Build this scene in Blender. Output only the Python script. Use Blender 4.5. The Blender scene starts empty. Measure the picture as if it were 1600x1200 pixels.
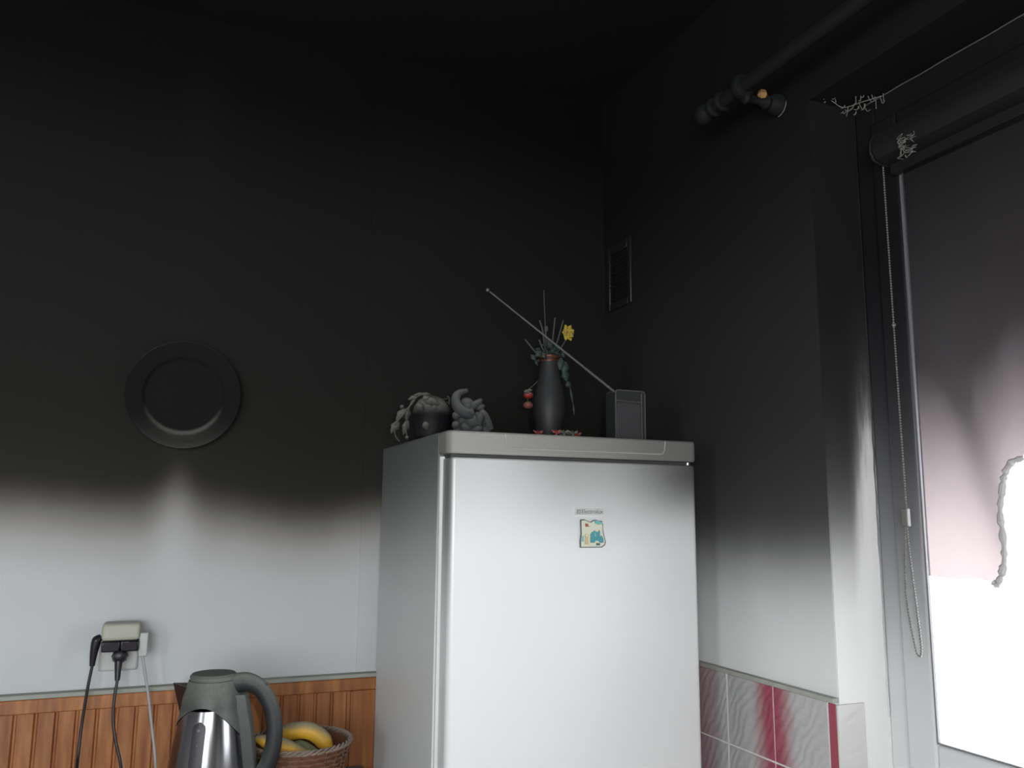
import bpy, bmesh, math, random
from mathutils import Vector, Matrix
random.seed(7)
S = bpy.context.scene
COL = S.collection
PI = math.pi

# ------------------------------------------------------------------ camera
YAW, PITCH, ROLL, FPX = math.radians(22.487), math.radians(8.901), math.radians(0.468), 1310.08
CAM = Vector((0, 0, 1.45))
fw = Vector((math.sin(YAW)*math.cos(PITCH), math.cos(YAW)*math.cos(PITCH), math.sin(PITCH)))
r0 = Vector((math.cos(YAW), -math.sin(YAW), 0)); u0 = r0.cross(fw)
rt = (r0*math.cos(ROLL) + u0*math.sin(ROLL)).normalized(); up = rt.cross(fw).normalized()
cd = bpy.data.cameras.new('camera'); cam = bpy.data.objects.new('camera', cd); COL.objects.link(cam)
cam.matrix_world = Matrix(((rt.x, up.x, -fw.x, CAM.x), (rt.y, up.y, -fw.y, CAM.y), (rt.z, up.z, -fw.z, CAM.z), (0, 0, 0, 1)))
cd.sensor_width = 36; cd.lens = 36*FPX/1600; cd.clip_start = 0.02; cd.clip_end = 100
S.camera = cam

def at(x, y, Y):
    """point of the photograph seen at depth Y"""
    d = rt*(x-800)/FPX - up*(y-600)/FPX + fw
    return CAM + d*(Y/d.y)
def atx(x, y, X):
    d = rt*(x-800)/FPX - up*(y-600)/FPX + fw
    return CAM + d*(X/d.x)

# ------------------------------------------------------------------ light
w = bpy.data.worlds.new('world'); S.world = w; w.use_nodes = True
bg = w.node_tree.nodes['Background']; bg.inputs[0].default_value = (0.93, 0.97, 1.0, 1); bg.inputs[1].default_value = 9.0
pl = bpy.data.lights.new('window_portal', 'AREA'); pl.shape = 'RECTANGLE'; pl.size = 1.5; pl.size_y = 1.4
pl.cycles.is_portal = True
po = bpy.data.objects.new('window_portal', pl); COL.objects.link(po); po.location = (1.46, 0.47, 1.65); po.rotation_euler = (0, PI/2, 0)
pl2 = bpy.data.lights.new('added_window_2_portal', 'AREA'); pl2.shape = 'RECTANGLE'; pl2.size = 1.25; pl2.size_y = .75; pl2.cycles.is_portal = True  # portal for the unseen left window added as fill
po2 = bpy.data.objects.new('added_window_2_portal', pl2); COL.objects.link(po2); po2.location = (-2.02, -.60, 1.575); po2.rotation_euler = (0, -PI/2, 0)
pl3 = bpy.data.lights.new('added_window_3_portal', 'AREA'); pl3.shape = 'RECTANGLE'; pl3.size = 1.4; pl3.size_y = 1.35; pl3.cycles.is_portal = True  # portal for the unseen rear window added as fill
po3 = bpy.data.objects.new('added_window_3_portal', pl3); COL.objects.link(po3); po3.location = (-.9, -1.62, 1.575); po3.rotation_euler = (PI/2, 0, 0)
fl = bpy.data.lights.new('camera_flash', 'POINT'); fl.energy = 16.0; fl.shadow_soft_size = 0.012; fl.color = (1, .98, .95)
fo = bpy.data.objects.new('camera_flash', fl); COL.objects.link(fo); fo.location = (0.07, 0.0, 1.49)
S.view_settings.view_transform = 'Standard'; S.view_settings.look = 'None'
S.view_settings.exposure = 0.52; S.view_settings.gamma = 1; S.view_settings.use_curve_mapping = False

# ------------------------------------------------------------------ mesh builder
class MB:
    def __init__(s): s.v = []; s.f = []
    def add(s, vs, fs):
        n = len(s.v); s.v += [Vector(p) for p in vs]; s.f += [[i+n for i in f] for f in fs]; return s
    def box(s, a, b):
        x0, y0, z0 = a; x1, y1, z1 = b
        return s.add([(x0,y0,z0),(x1,y0,z0),(x1,y1,z0),(x0,y1,z0),(x0,y0,z1),(x1,y0,z1),(x1,y1,z1),(x0,y1,z1)],
                     [(0,3,2,1),(4,5,6,7),(0,1,5,4),(1,2,6,5),(2,3,7,6),(3,0,4,7)])
    def obox(s, c, ax, ay, az):
        c = Vector(c); ax = Vector(ax); ay = Vector(ay); az = Vector(az)
        return s.add([c-ax-ay-az, c+ax-ay-az, c+ax+ay-az, c-ax+ay-az, c-ax-ay+az, c+ax-ay+az, c+ax+ay+az, c-ax+ay+az],
                     [(0,3,2,1),(4,5,6,7),(0,1,5,4),(1,2,6,5),(2,3,7,6),(3,0,4,7)])
    def tube(s, pts, r, seg=12, cap=True, squash=1.0, upv=None):
        pts = [Vector(p) for p in pts]; n = len(pts)
        rr = r if isinstance(r, (list, tuple)) else [r]*n
        base = len(s.v); t0 = (pts[1]-pts[0]).normalized()
        a = Vector(upv) if upv else (Vector((0,0,1)) if abs(t0.z) < .9 else Vector((1,0,0)))
        for i, p in enumerate(pts):
            t = (pts[min(i+1,n-1)] - pts[max(i-1,0)]).normalized()
            a = (a - t*a.dot(t))
            if a.length < 1e-5: a = t.orthogonal()
            a.normalize(); b = t.cross(a)
            for k in range(seg):
                q = 2*PI*k/seg
                s.v.append(p + (a*math.cos(q)*squash + b*math.sin(q))*rr[i])
        for i in range(n-1):
            for k in range(seg):
                k2 = (k+1) % seg
                s.f.append([base+i*seg+k, base+i*seg+k2, base+(i+1)*seg+k2, base+(i+1)*seg+k])
        if cap:
            s.f.append([base+k for k in range(seg)][::-1]); s.f.append([base+(n-1)*seg+k for k in range(seg)])
        return s
    def lathe(s, prof, c=(0,0,0), ax=(0,0,1), seg=40, sx=1, sy=1, capb=True, capt=True):
        """prof = [(r, h)...] along the axis"""
        c = Vector(c); az = Vector(ax).normalized(); a = az.orthogonal().normalized() if abs(az.z) < .99 else Vector((1,0,0)); b = az.cross(a)
        base = len(s.v)
        for r, h in prof:
            for k in range(seg):
                q = 2*PI*k/seg
                s.v.append(c + az*h + a*math.cos(q)*r*sx + b*math.sin(q)*r*sy)
        for i in range(len(prof)-1):
            for k in range(seg):
                k2 = (k+1) % seg
                s.f.append([base+i*seg+k, base+i*seg+k2, base+(i+1)*seg+k2, base+(i+1)*seg+k])
        if capb: s.f.append([base+k for k in range(seg)][::-1])
        if capt: s.f.append([base+(len(prof)-1)*seg+k for k in range(seg)])
        return s
    def ball(s, c, r, seg=16, rings=9, sc=(1,1,1)):
        c = Vector(c); base = len(s.v); s.v.append(c+Vector((0,0,-r*sc[2])))
        for i in range(1, rings):
            t = PI*i/rings
            for k in range(seg):
                q = 2*PI*k/seg
                s.v.append(c+Vector((r*sc[0]*math.sin(t)*math.cos(q), r*sc[1]*math.sin(t)*math.sin(q), -r*sc[2]*math.cos(t))))
        s.v.append(c+Vector((0,0,r*sc[2]))); top = len(s.v)-1
        for k in range(seg):
            k2 = (k+1) % seg
            s.f.append([base, base+1+k2, base+1+k]); s.f.append([top, base+1+(rings-2)*seg+k, base+1+(rings-2)*seg+k2])
            for i in range(rings-2):
                s.f.append([base+1+i*seg+k, base+1+i*seg+k2, base+1+(i+1)*seg+k2, base+1+(i+1)*seg+k])
        return s
    def prism(s, outline, d):
        """outline = list of Vectors; d = extrusion vector"""
        o = [Vector(p) for p in outline]; d = Vector(d); n = len(o)
        fs = [list(range(n))[::-1], [i+n for i in range(n)]] + [[i, (i+1) % n, (i+1) % n+n, i+n] for i in range(n)]
        return s.add(o+[p+d for p in o], fs)
    def build(s, name, m, parent=None, loc=None, local=False, bevel=0, bseg=2, sub=0, ang=35, flat=False):
        me = bpy.data.meshes.new(name)
        org = Vector(loc) if loc is not None else (Vector() if (local or parent is None) else root_loc(parent))
        me.from_pydata([v-org for v in s.v], [], s.f); me.update()
        bm = bmesh.new(); bm.from_mesh(me); bmesh.ops.recalc_face_normals(bm, faces=bm.faces); bm.to_mesh(me); bm.free()
        for p in me.polygons: p.use_smooth = not flat
        if not flat: me.set_sharp_from_angle(angle=math.radians(ang))
        me.materials.append(m)
        o = bpy.data.objects.new(name, me); COL.objects.link(o)
        if parent: o.parent = parent
        if loc is not None:
            o.location = org - (root_loc(parent) if parent else Vector())
        if bevel:
            b = o.modifiers.new('bevel', 'BEVEL'); b.width = bevel; b.segments = bseg; b.limit_method = 'ANGLE'; b.angle_limit = math.radians(40)
            b.harden_normals = False
        if sub:
            q = o.modifiers.new('sub', 'SUBSURF'); q.levels = q.render_levels = sub
        return o
def root_loc(o):
    v = Vector()
    while o: v += o.location; o = o.parent
    return v
def thing(name, label, cat, loc, group=None, rz=0):
    o = bpy.data.objects.new(name, None); COL.objects.link(o); o.location = loc; o.rotation_euler = (0,0,rz); o.empty_display_size = .05
    o['label'] = label; o['category'] = cat
    if group: o['group'] = group
    return o
def tag(o, label, cat, group=None):
    o['label'] = label; o['category'] = cat
    if group: o['group'] = group
    return o
def struct(o): o['kind'] = 'structure'; return o
def spline(pts, n=6):
    pts = [Vector(p) for p in pts]; P = [2*pts[0]-pts[1]] + pts + [2*pts[-1]-pts[-2]]; out = []
    for i in range(1, len(P)-2):
        for k in range(n):
            t = k/n; a, b, c, d = P[i-1], P[i], P[i+1], P[i+2]
            out.append(.5*((2*b)+(c-a)*t+(2*a-5*b+4*c-d)*t*t+(3*b-a-3*c+d)*t*t*t))
    out.append(pts[-1]); return out
def lerps(vals, n=6):
    out = []
    for i in range(len(vals)-1):
        for k in range(n): out.append(vals[i]+(vals[i+1]-vals[i])*k/n)
    return out+[vals[-1]]

# ------------------------------------------------------------------ materials
class NT:
    def __init__(s, name):
        s.m = bpy.data.materials.new(name); s.m.use_nodes = True; s.t = s.m.node_tree
        s.b = s.t.nodes['Principled BSDF']; s.out = s.t.nodes['Material Output']
    def n(s, ty, **k):
        q = s.t.nodes.new(ty)
        for a, b in k.items(): setattr(q, a, b)
        return q
    def put(s, sock, v):
        if isinstance(v, bpy.types.NodeSocket): s.t.links.new(v, sock)
        elif v is not None:
            if isinstance(v, tuple) and len(v) == 3 and len(getattr(sock, 'default_value', ())) == 4: v = v+(1,)
            sock.default_value = v
    def ma(s, op, a, b=0.0, c=None, clamp=False):
        q = s.n('ShaderNodeMath', operation=op); q.use_clamp = clamp
        s.put(q.inputs[0], a); s.put(q.inputs[1], b)
        if c is not None: s.put(q.inputs[2], c)
        return q.outputs[0]
    def mix(s, f, a, b, blend='MIX'):
        q = s.n('ShaderNodeMix', data_type='RGBA', blend_type=blend)
        s.put(q.inputs[0], f); s.put(q.inputs[6], a); s.put(q.inputs[7], b); return q.outputs[2]
    def noise(s, scale, detail=4, vec=None, rough=.5, stretch=None):
        q = s.n('ShaderNodeTexNoise'); q.inputs['Scale'].default_value = scale; q.inputs['Detail'].default_value = detail; q.inputs['Roughness'].default_value = rough
        v = vec if vec is not None else s.pos()
        if stretch:
            mp = s.n('ShaderNodeMapping'); mp.inputs['Scale'].default_value = stretch; s.put(mp.inputs[0], v); v = mp.outputs[0]
        s.put(q.inputs['Vector'], v); return q.outputs['Fac']
    def pos(s):
        if not hasattr(s, '_p'): s._g = s.n('ShaderNodeNewGeometry'); s._p = s._g.outputs['Position']; s._sx = s.n('ShaderNodeSeparateXYZ'); s.put(s._sx.inputs[0], s._p)
        return s._p
    def xyz(s): s.pos(); return s._sx.outputs
    def nz(s):
        s.pos(); q = s.n('ShaderNodeSeparateXYZ'); s.put(q.inputs[0], s._g.outputs['Normal']); return q.outputs
    def ramp(s, f, stops, interp='LINEAR'):
        q = s.n('ShaderNodeValToRGB'); q.color_ramp.interpolation = interp; e = q.color_ramp.elements
        while len(e) < len(stops): e.new(.5)
        for i, (p, c) in enumerate(stops):
            e[i].position = p; e[i].color = (c if len(c) == 4 else tuple(c)+(1,))
        s.put(q.inputs[0], f); return q.outputs[0]
    def step(s, v, lo, hi):
        q = s.n('ShaderNodeMapRange', interpolation_type='SMOOTHSTEP'); s.put(q.inputs[0], v)
        q.inputs[1].default_value = lo; q.inputs[2].default_value = hi; return q.outputs[0]
    def bump(s, h, strength=.3, dist=.002):
        q = s.n('ShaderNodeBump'); q.inputs['Strength'].default_value = strength; q.inputs['Distance'].default_value = dist
        s.put(q.inputs['Height'], h); s.put(s.b.inputs['Normal'], q.outputs[0])
    def fin(s, col=None, rough=None, metal=None, spec=None, coat=None):
        s.put(s.b.inputs['Base Color'], col); s.put(s.b.inputs['Roughness'], rough); s.put(s.b.inputs['Metallic'], metal)
        if spec is not None: s.put(s.b.inputs['Specular IOR Level'], spec)
        if coat is not None: s.put(s.b.inputs['Coat Weight'], coat); s.b.inputs['Coat Roughness'].default_value = .08
        return s.m

SOOT = (.0125, .0125, .0108)
def mat(name, col, rough=.5, metal=0.0, dust=None, dustcol=(.17, .18, .155), soot=None, var=.12, spec=.4, coat=None, bump=None):
    """dust = (lo, hi, max) : grey ash lying on faces that look upwards; soot = (z0, z1)"""
    q = NT(name); n = q.noise(35, 5)
    c = q.mix(q.ma('MULTIPLY', n, var*2), col, tuple(x*.45 for x in col))
    rg = rough
    if soot:
        z = q.ma('ADD', q.xyz()[2], q.ma('MULTIPLY', q.ma('SUBTRACT', q.noise(9, 3), .5), .06))
        f = q.step(z, soot[0], soot[1]); c = q.mix(f, c, SOOT)
    if dust:
        f = q.step(q.nz()[2], dust[0], dust[1])
        f = q.ma('MULTIPLY', f, q.ma('MULTIPLY_ADD', q.noise(140, 5), .7, dust[2]-.3, ), clamp=True)
        c = q.mix(f, c, dustcol); rg = q.ma('MULTIPLY_ADD', f, .9-rough, rough)
        if metal: metal = q.ma('MULTIPLY', q.ma('SUBTRACT', 1.0, f), metal)
    if bump: q.bump(q.noise(bump[0], 4), bump[1], bump[2])
    return q.fin(c, rg, metal, spec, coat)

def wall_mat(name, stops, base=(.66, .67, .68), zlo=1.1, zhi=1.8, plume=None, rub=None, waver=.05, axis=0, rough=.75, spec=.08):
    """painted plaster with a soot line; stops are (z, albedo multiplier colour)"""
    q = NT(name); x, y, z = q.xyz()
    h = (x, y)[axis]
    zz = q.ma('ADD', z, q.ma('MULTIPLY', q.ma('SUBTRACT', q.noise(2.2, 2, stretch=(1, 1, .15)), .5), waver*2))
    zz = q.ma('ADD', zz, q.ma('MULTIPLY', q.ma('SUBTRACT', q.noise(14, 4), .5), .012))
    if plume:   # clean patch below a thing that sheltered the wall: (centre, width, lift)
        for c0, wd, lift in plume:
            d = q.ma('DIVIDE', q.ma('SUBTRACT', h, c0), wd); g = q.ma('POWER', 2.718, q.ma('MULTIPLY', q.ma('MULTIPLY', d, d), -1.0))
            zz = q.ma('SUBTRACT', zz, q.ma('MULTIPLY', g, lift))
    if rub: zz = rub(q, zz, x, y, z)
    f = q.ma('DIVIDE', q.ma('SUBTRACT', zz, zlo), zhi-zlo, clamp=True)
    c = q.ramp(f, [((s-zlo)/(zhi-zlo), col) for s, col in stops], 'B_SPLINE')
    c = q.mix(q.ma('MULTIPLY', q.noise(3, 4, stretch=(3, 3, .4)), .12), c, tuple(v*.8 for v in base), 'MULTIPLY')
    q.bump(q.noise(260, 3), .12, .001)
    return q.fin(c, rough, 0.0, spec)

W = (.60, .62, .635)
M = {}
M['wall_back'] = wall_mat('sooty_plaster_back', [(1.10, W), (1.30, (.56,.57,.58)), (1.385, (.42,.41,.40)), (1.445, (.20,.19,.175)), (1.495, (.050,.046,.040)), (1.54, (.023,.022,.020)), (1.70, (.018, .018, .016)), (2.0, (.015,.015,.014)), (2.3, (.012,.012,.0115)), (2.6, (.0025,.0025,.0025))], zhi=2.6,
                           plume=[(.035, .046, .055), (.36, .16, -.035)], waver=.025)
def rub_side(q, zz, x, y, z): return zz
M['wall_side'] = wall_mat('sooty_plaster_side', [(1.08, (.80,.80,.795)), (1.18, (.76,.765,.765)), (1.27, (.62,.625,.63)), (1.34, (.36,.36,.36)), (1.40, (.11,.11,.11)), (1.46, (.055,.055,.055)), (1.58, (.036,.036,.036)), (1.75, (.030,.0305,.030)), (1.9, (.027,.0275,.027)), (2.1, (.018,.018,.018)), (2.4, (.0075,.0075,.0075))], zlo=1.05, zhi=2.4, waver=.03, axis=1)
def rub_reveal(q, zz, x, y, z):
    g = q.step(x, 1.262, 1.325); g = q.ma('MULTIPLY', g, q.ma('SUBTRACT', 1.0, q.step(z, 1.55, 2.15)))
    return q.ma('SUBTRACT', zz, q.ma('MULTIPLY', g, q.ma('MULTIPLY_ADD', q.noise(30, 3, stretch=(3, 3, .3)), .25, .14)))
M['reveal'] = wall_mat('sooty_plaster_reveal', [(1.0, (.86,.86,.845)), (1.26, (.82,.82,.80)), (1.36, (.52,.52,.51)), (1.44, (.16,.16,.16)), (1.54, (.05,.05,.05)), (1.66, (.026,.026,.026)), (1.9, (.012,.012,.013))], zlo=1.0, zhi=1.9, rub=rub_reveal, waver=.02, axis=1)
M['wall_plain'] = wall_mat('sooty_plaster_room', [(1.10, (.65,.65,.65)), (1.36, (.60,.60,.59)), (1.5, (.10,.10,.09)), (1.6, SOOT), (1.8, SOOT)])
M['ceiling'] = mat('soot_black_ceiling', (.010, .010, .010), .9, var=.2, spec=.1)
M['floor'] = mat('floor_vinyl', (.40, .37, .33), .5)
M['frame'] = wall_mat('sooty_white_plastic', [(1.0, (.72,.73,.73)), (1.16, (.62,.63,.64)), (1.30, (.34,.345,.36)), (1.46, (.14,.14,.15)), (1.62, (.045,.045,.05)), (1.8, (.018,.018,.02)), (2.0, (.010,.010,.011))], zlo=1.0, zhi=2.0, waver=.01, rough=.35, spec=.35)
def side_front(q, zz, x, y, z): return q.ma('SUBTRACT', zz, q.ma('MULTIPLY', q.ma('SUBTRACT', 1.0, q.step(y, 1.66, 2.0)), .035))
M['fridge_side'] = wall_mat('sooty_fridge_side', [(.80, (.74,.75,.75)), (1.05, (.70,.71,.71)), (1.25, (.60,.61,.61)), (1.37, (.38,.385,.385)), (1.48, (.18,.185,.185)), (1.58, (.12,.125,.125)), (1.65, (.13,.135,.132))], zlo=.8, zhi=1.65, waver=.02, rough=.4, rub=side_front, spec=.4)
# fridge door enamel: white, a film of soot at the top and darker in the upper right corner
q = NT('sooty_shaded_fridge_door'); x, y, z = q.xyz()
zz = q.ma('ADD', z, q.ma('MULTIPLY', q.ma('SUBTRACT', q.noise(4, 2), .5), .03))
top = q.step(zz, 1.36, 1.60)
cr = q.ma('MULTIPLY', q.step(x, .86, 1.12), q.step(zz, 1.42, 1.55)); cl = q.ma('MULTIPLY', q.ma('SUBTRACT', 1.0, q.step(x, .526, .534)), q.step(zz, 1.15, 1.5))  # shade of the rounded left edge is painted into the enamel
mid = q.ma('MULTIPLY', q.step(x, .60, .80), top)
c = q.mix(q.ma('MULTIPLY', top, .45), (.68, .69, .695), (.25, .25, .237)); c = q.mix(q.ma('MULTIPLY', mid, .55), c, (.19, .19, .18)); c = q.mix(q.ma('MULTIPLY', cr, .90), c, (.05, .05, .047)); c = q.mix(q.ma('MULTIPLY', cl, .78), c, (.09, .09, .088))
M['fridge_door'] = q.fin(c, .32, 0.0, .5)
q = NT('dusty_shaded_fridge_fascia'); x, y, z = q.xyz(); n = q.noise(240, 4)
c = q.mix(q.step(x, .60, 1.12), (.30, .295, .275), (.15, .15, .14)); c = q.mix(q.ma('MULTIPLY', q.ma('SUBTRACT', 1.0, q.step(x, .520, .532)), .55), c, (.12, .12, .115))  # rounded left end darkened, its shade painted into the colour
c = q.mix(q.ma('MULTIPLY', n, .35), c, (.12, .12, .11)); q.bump(n, .25, .0008); M['fridge_lid'] = q.fin(c, .7, 0.0, .3)
M['grip'] = mat('fascia_moulding', (.32, .32, .30), .5)  # paler than the lid: flash highlight put into the colour
M['fridge_top'] = mat('ash_on_top', (.10, .10, .09), .9)
M['gasket'] = mat('white_door_gasket', (.75, .76, .75), .4)
M['dark_gap'] = mat('dark_gap_rubber', (.05, .05, .05), .6)
M['seal'] = mat('grey_glazing_seal', (.20, .20, .21), .5)
M['badge'] = mat('silver_badge', (.50, .50, .49), .45)
M['badge_edge'] = mat('pale_badge_rim', (.85, .85, .84), .4)
M['letters'] = mat('grey_lettering', (.13, .13, .125), .5)
M['chrome'] = mat('chrome_hinge', (.6, .6, .6), .2, .9)
M['black_plastic'] = mat('black_plastic', (.012, .012, .014), .3, dust=(.1, .95, .8))
M['plug_black'] = mat('plug_black', (.012, .012, .018), .35)
M['cord_black'] = mat('cord_black', (.012, .014, .022), .4)
M['cord_white'] = mat('cord_white', (.42, .43, .44), .45)
M['plug_white'] = mat('plug_white', (.52, .53, .52), .4)
M['adapter_body'] = mat('dusty_beige_plastic', (.44, .44, .37), .5)
M['adapter_band'] = mat('glossy_dark_band', (.010, .006, .014), .08, spec=.8)
M['socket'] = mat('white_socket', (.55, .56, .54), .35)
M['kettle_plastic'] = mat('kettle_dusty_plastic', (.020, .022, .024), .3, dust=(-.15, .62, .85), dustcol=(.20, .215, .185))
M['kettle_handle'] = mat('kettle_dusty_handle', (.018, .020, .023), .5, dust=(-.05, .75, .85), dustcol=(.17, .18, .16))
M['kettle_lid'] = mat('kettle_dusty_lid', (.15, .16, .14), .7, var=.2)
q = NT('kettle_steel'); n1 = q.noise(40, 3, stretch=(1, 1, 60))
q.bump(n1, .05, .0005); M['steel'] = q.fin((.17, .168, .176), .2, 1.0)
M['gauge'] = mat('gauge_dark', (.04, .04, .045), .45)
M['gauge_dot'] = mat('gauge_dot', (.16, .16, .16), .2)
M['dark_glaze'] = mat('sooty_vase', (.018, .018, .019), .55, dust=(-.1, .9, .45), dustcol=(.08, .085, .085), bump=(400, .2, .0006))
M['copper'] = mat('copper_neck_band', (.09, .032, .018), .4, .3)
M['stick'] = mat('dusty_twig', (.07, .07, .065), .8)
M['leafgreen'] = mat('sooty_green_leaf', (.02, .035, .03), .6, dust=(0, .9, .6), dustcol=(.10, .12, .11))
M['yellow'] = mat('yellow_petal', (.42, .30, .03), .6, dust=(.2, .9, .7), dustcol=(.30, .30, .22), var=.3)
M['red'] = mat('red_petal', (.24, .018, .014), .5, dust=(-.1, .8, .7), dustcol=(.2, .17, .15))
M['salmon'] = mat('salmon_petal', (.17, .05, .035), .5, dust=(-.1, .9, .5), dustcol=(.22, .15, .12))
M['elephant'] = mat('sooty_grey_ceramic', (.038, .040, .041), .75, dust=(-.25, .75, .85), dustcol=(.125, .128, .122), var=.15)
M['pot'] = mat('sooty_dark_pot', (.006, .0055, .007), .6, dust=(.12, .5, .95), dustcol=(.15, .155, .14), spec=.2, bump=(90, .5, .003))
M['witherleaf'] = mat('ash_covered_leaf', (.05, .052, .042), .85, dust=(-.3, .6, .8), dustcol=(.17, .175, .15))
M['radio'] = mat('dusty_radio_case', (.030, .031, .032), .45, dust=(.2, .9, .8), dustcol=(.14, .14, .13))
M['radio_face'] = mat('radio_face', (.05, .05, .052), .5)
M['radio_rim'] = mat('radio_rim', (.11, .11, .11), .35)
M['antenna'] = mat('dull_antenna_metal', (.15, .14, .14), .45, .3)
M['plate'] = mat('soot_black_plate', (.0125, .0135, .012), .85, dust=(.10, .85, 1.0), dustcol=(.16, .165, .15), var=.1, spec=.06)
M['vent'] = mat('sooty_vent_plastic', (.016, .016, .016), .4, spec=.4)
M['rod'] = mat('sooty_rod', (.009, .0095, .0095), .7, dust=(.1, .95, .55), dustcol=(.030, .033, .033), spec=.2)
M['cassette'] = mat('sooty_cassette', (.013, .0135, .014), .6, dust=(.2, .95, .4), dustcol=(.03, .032, .033), spec=.2)
M['burntwood'] = mat('bare_wood', (.42, .22, .08), .7, var=.5)
M['web'] = mat('pale_strand', (.22, .21, .19), .6)
M['caulk'] = mat('pale_bead_line', (.10, .10, .095), .6)
M['chain'] = mat('bead_chain', (.16, .16, .14), .4)
M['banana'] = mat('yellow_banana', (.80, .46, .05), .5, dust=(.15, .85, .80), dustcol=(.30, .30, .22), var=.2)
M['banana_green'] = mat('green_banana', (.22, .24, .03), .5, dust=(.05, .75, .8), dustcol=(.2, .22, .15))
M['stem'] = mat('banana_stem', (.10, .09, .04), .7)
M['wicker'] = mat('brown_wicker', (.21, .085, .045), .6, var=.5, dust=(.3, .95, .5), dustcol=(.25, .2, .17))
M['wicker_rim'] = mat('pale_wicker', (.30, .22, .17), .6, var=.5, dust=(.3, .95, .6), dustcol=(.33, .3, .26))
M['worktop'] = mat('worktop_laminate', (.35, .30, .26), .4, dust=(.5, .95, .6))
M['cabinet'] = mat('cabinet_front', (.5, .48, .44), .5)
M['ledge'] = mat('dusty_ledge', (.42, .43, .38), .8, var=.25)
M['magnet_base'] = mat('magnet_cream', (.62, .62, .50), .4)
M['magnet_edge'] = mat('magnet_dark_edge', (.10, .12, .11), .4)
M['teal'] = mat('magnet_teal', (.06, .30, .34), .4, var=.3)
M['teal_light'] = mat('magnet_light_teal', (.18, .48, .46), .4, var=.3)
M['sand'] = mat('magnet_sand', (.55, .42, .22), .4)
M['rust'] = mat('magnet_rust', (.30, .08, .05), .4)

def pine(name, seed):
    q = NT(name); q.pos()
    mp = q.n('ShaderNodeMapping'); mp.inputs['Location'].default_value = (seed, 0, seed*3); mp.inputs['Scale'].default_value = (1, 1, .12); q.put(mp.inputs[0], q.pos())
    n1 = q.n('ShaderNodeTexNoise'); n1.inputs['Scale'].default_value = 60; n1.inputs['Detail'].default_value = 5; q.put(n1.inputs['Vector'], mp.outputs[0])
    x = q.xyz()[0]
    board = q.n('ShaderNodeTexWhiteNoise', noise_dimensions='1D'); q.put(board.inputs['W'], q.ma('FLOOR', q.ma('DIVIDE', q.ma('ADD', x, 5.0), .0405)))
    c = q.ramp(n1.outputs['Fac'], [(.3, (.26, .085, .026)), (.55, (.42, .165, .055)), (.75, (.52, .24, .095))])
    c = q.mix(q.ma('MULTIPLY', board.outputs['Value'], .45), c, (.23, .085, .035))
    vo = q.n('ShaderNodeTexVoronoi'); vo.inputs['Scale'].default_value = 6.5
    mp2 = q.n('ShaderNodeMapping'); mp2.inputs['Scale'].default_value = (1.2, 0, .8); mp2.inputs['Location'].default_value = (seed+.3, 0, .1); q.put(mp2.inputs[0], q.pos()); q.put(vo.inputs['Vector'], mp2.outputs[0])
    k = q.ma('SUBTRACT', 1.0, q.step(vo.outputs['Distance'], .03, .09))
    c = q.mix(q.ma('MULTIPLY', k, .75), c, (.10, .035, .018))
    return q.fin(c, .45, 0.0, .4)
M['pine'] = pine('pine_boards', 0.0); M['pine_rail'] = pine('pine_rail', 2.7)

# tiles on the side wall: pale grey with red bands that bleed outwards, raised swirl relief
q = NT('marbled_red_grey_tile'); x, y, z = q.xyz()
yw = q.ma('ADD', y, q.ma('MULTIPLY', q.ma('SUBTRACT', q.noise(22, 4), .5), .03))
d = q.ma('ABSOLUTE', q.ma('SUBTRACT', yw, 1.478)); band = q.ma('SUBTRACT', 1.0, q.step(d, .012, .078))
d2 = q.ma('ABSOLUTE', q.ma('SUBTRACT', yw, 1.745)); band2 = q.ma('SUBTRACT', 1.0, q.step(d2, .02, .11))
strip = q.ma('MULTIPLY', q.ma('LESS_THAN', y, 1.320), q.ma('GREATER_THAN', y, 1.2985))
c = q.mix(q.ma('MULTIPLY', band, .93), (.46, .45, .455), (.32, .035, .068)); c = q.mix(q.ma('MULTIPLY', band2, .55), c, (.28, .07, .105))
c = q.mix(strip, c, (.33, .045, .08))
plain = q.ma('MULTIPLY', q.ma('LESS_THAN', y, 1.628), q.ma('GREATER_THAN', y, 1.575)); c = q.mix(plain, c, (.42, .42, .425))
wv = q.n('ShaderNodeTexWave', wave_type='RINGS'); wv.inputs['Scale'].default_value = 16; wv.inputs['Distortion'].default_value = 9; wv.inputs['Detail'].default_value = 3; q.put(wv.inputs['Vector'], q.pos())
q.bump(q.ma('MULTIPLY', wv.outputs['Fac'], q.ma('SUBTRACT', 1.0, strip)), .4, .002)
M['tile'] = q.fin(c, .3, 0.0, .5)
q = NT('pale_tile_relief'); wv = q.n('ShaderNodeTexWave', wave_type='RINGS'); wv.inputs['Scale'].default_value = 18; wv.inputs['Distortion'].default_value = 9; q.put(wv.inputs['Vector'], q.pos())
q.bump(wv.outputs['Fac'], .4, .002); M['tile_pale'] = q.fin((.62, .61, .60), .3)
M['grout'] = mat('tile_grout', (.70, .69, .67), .8)

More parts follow.
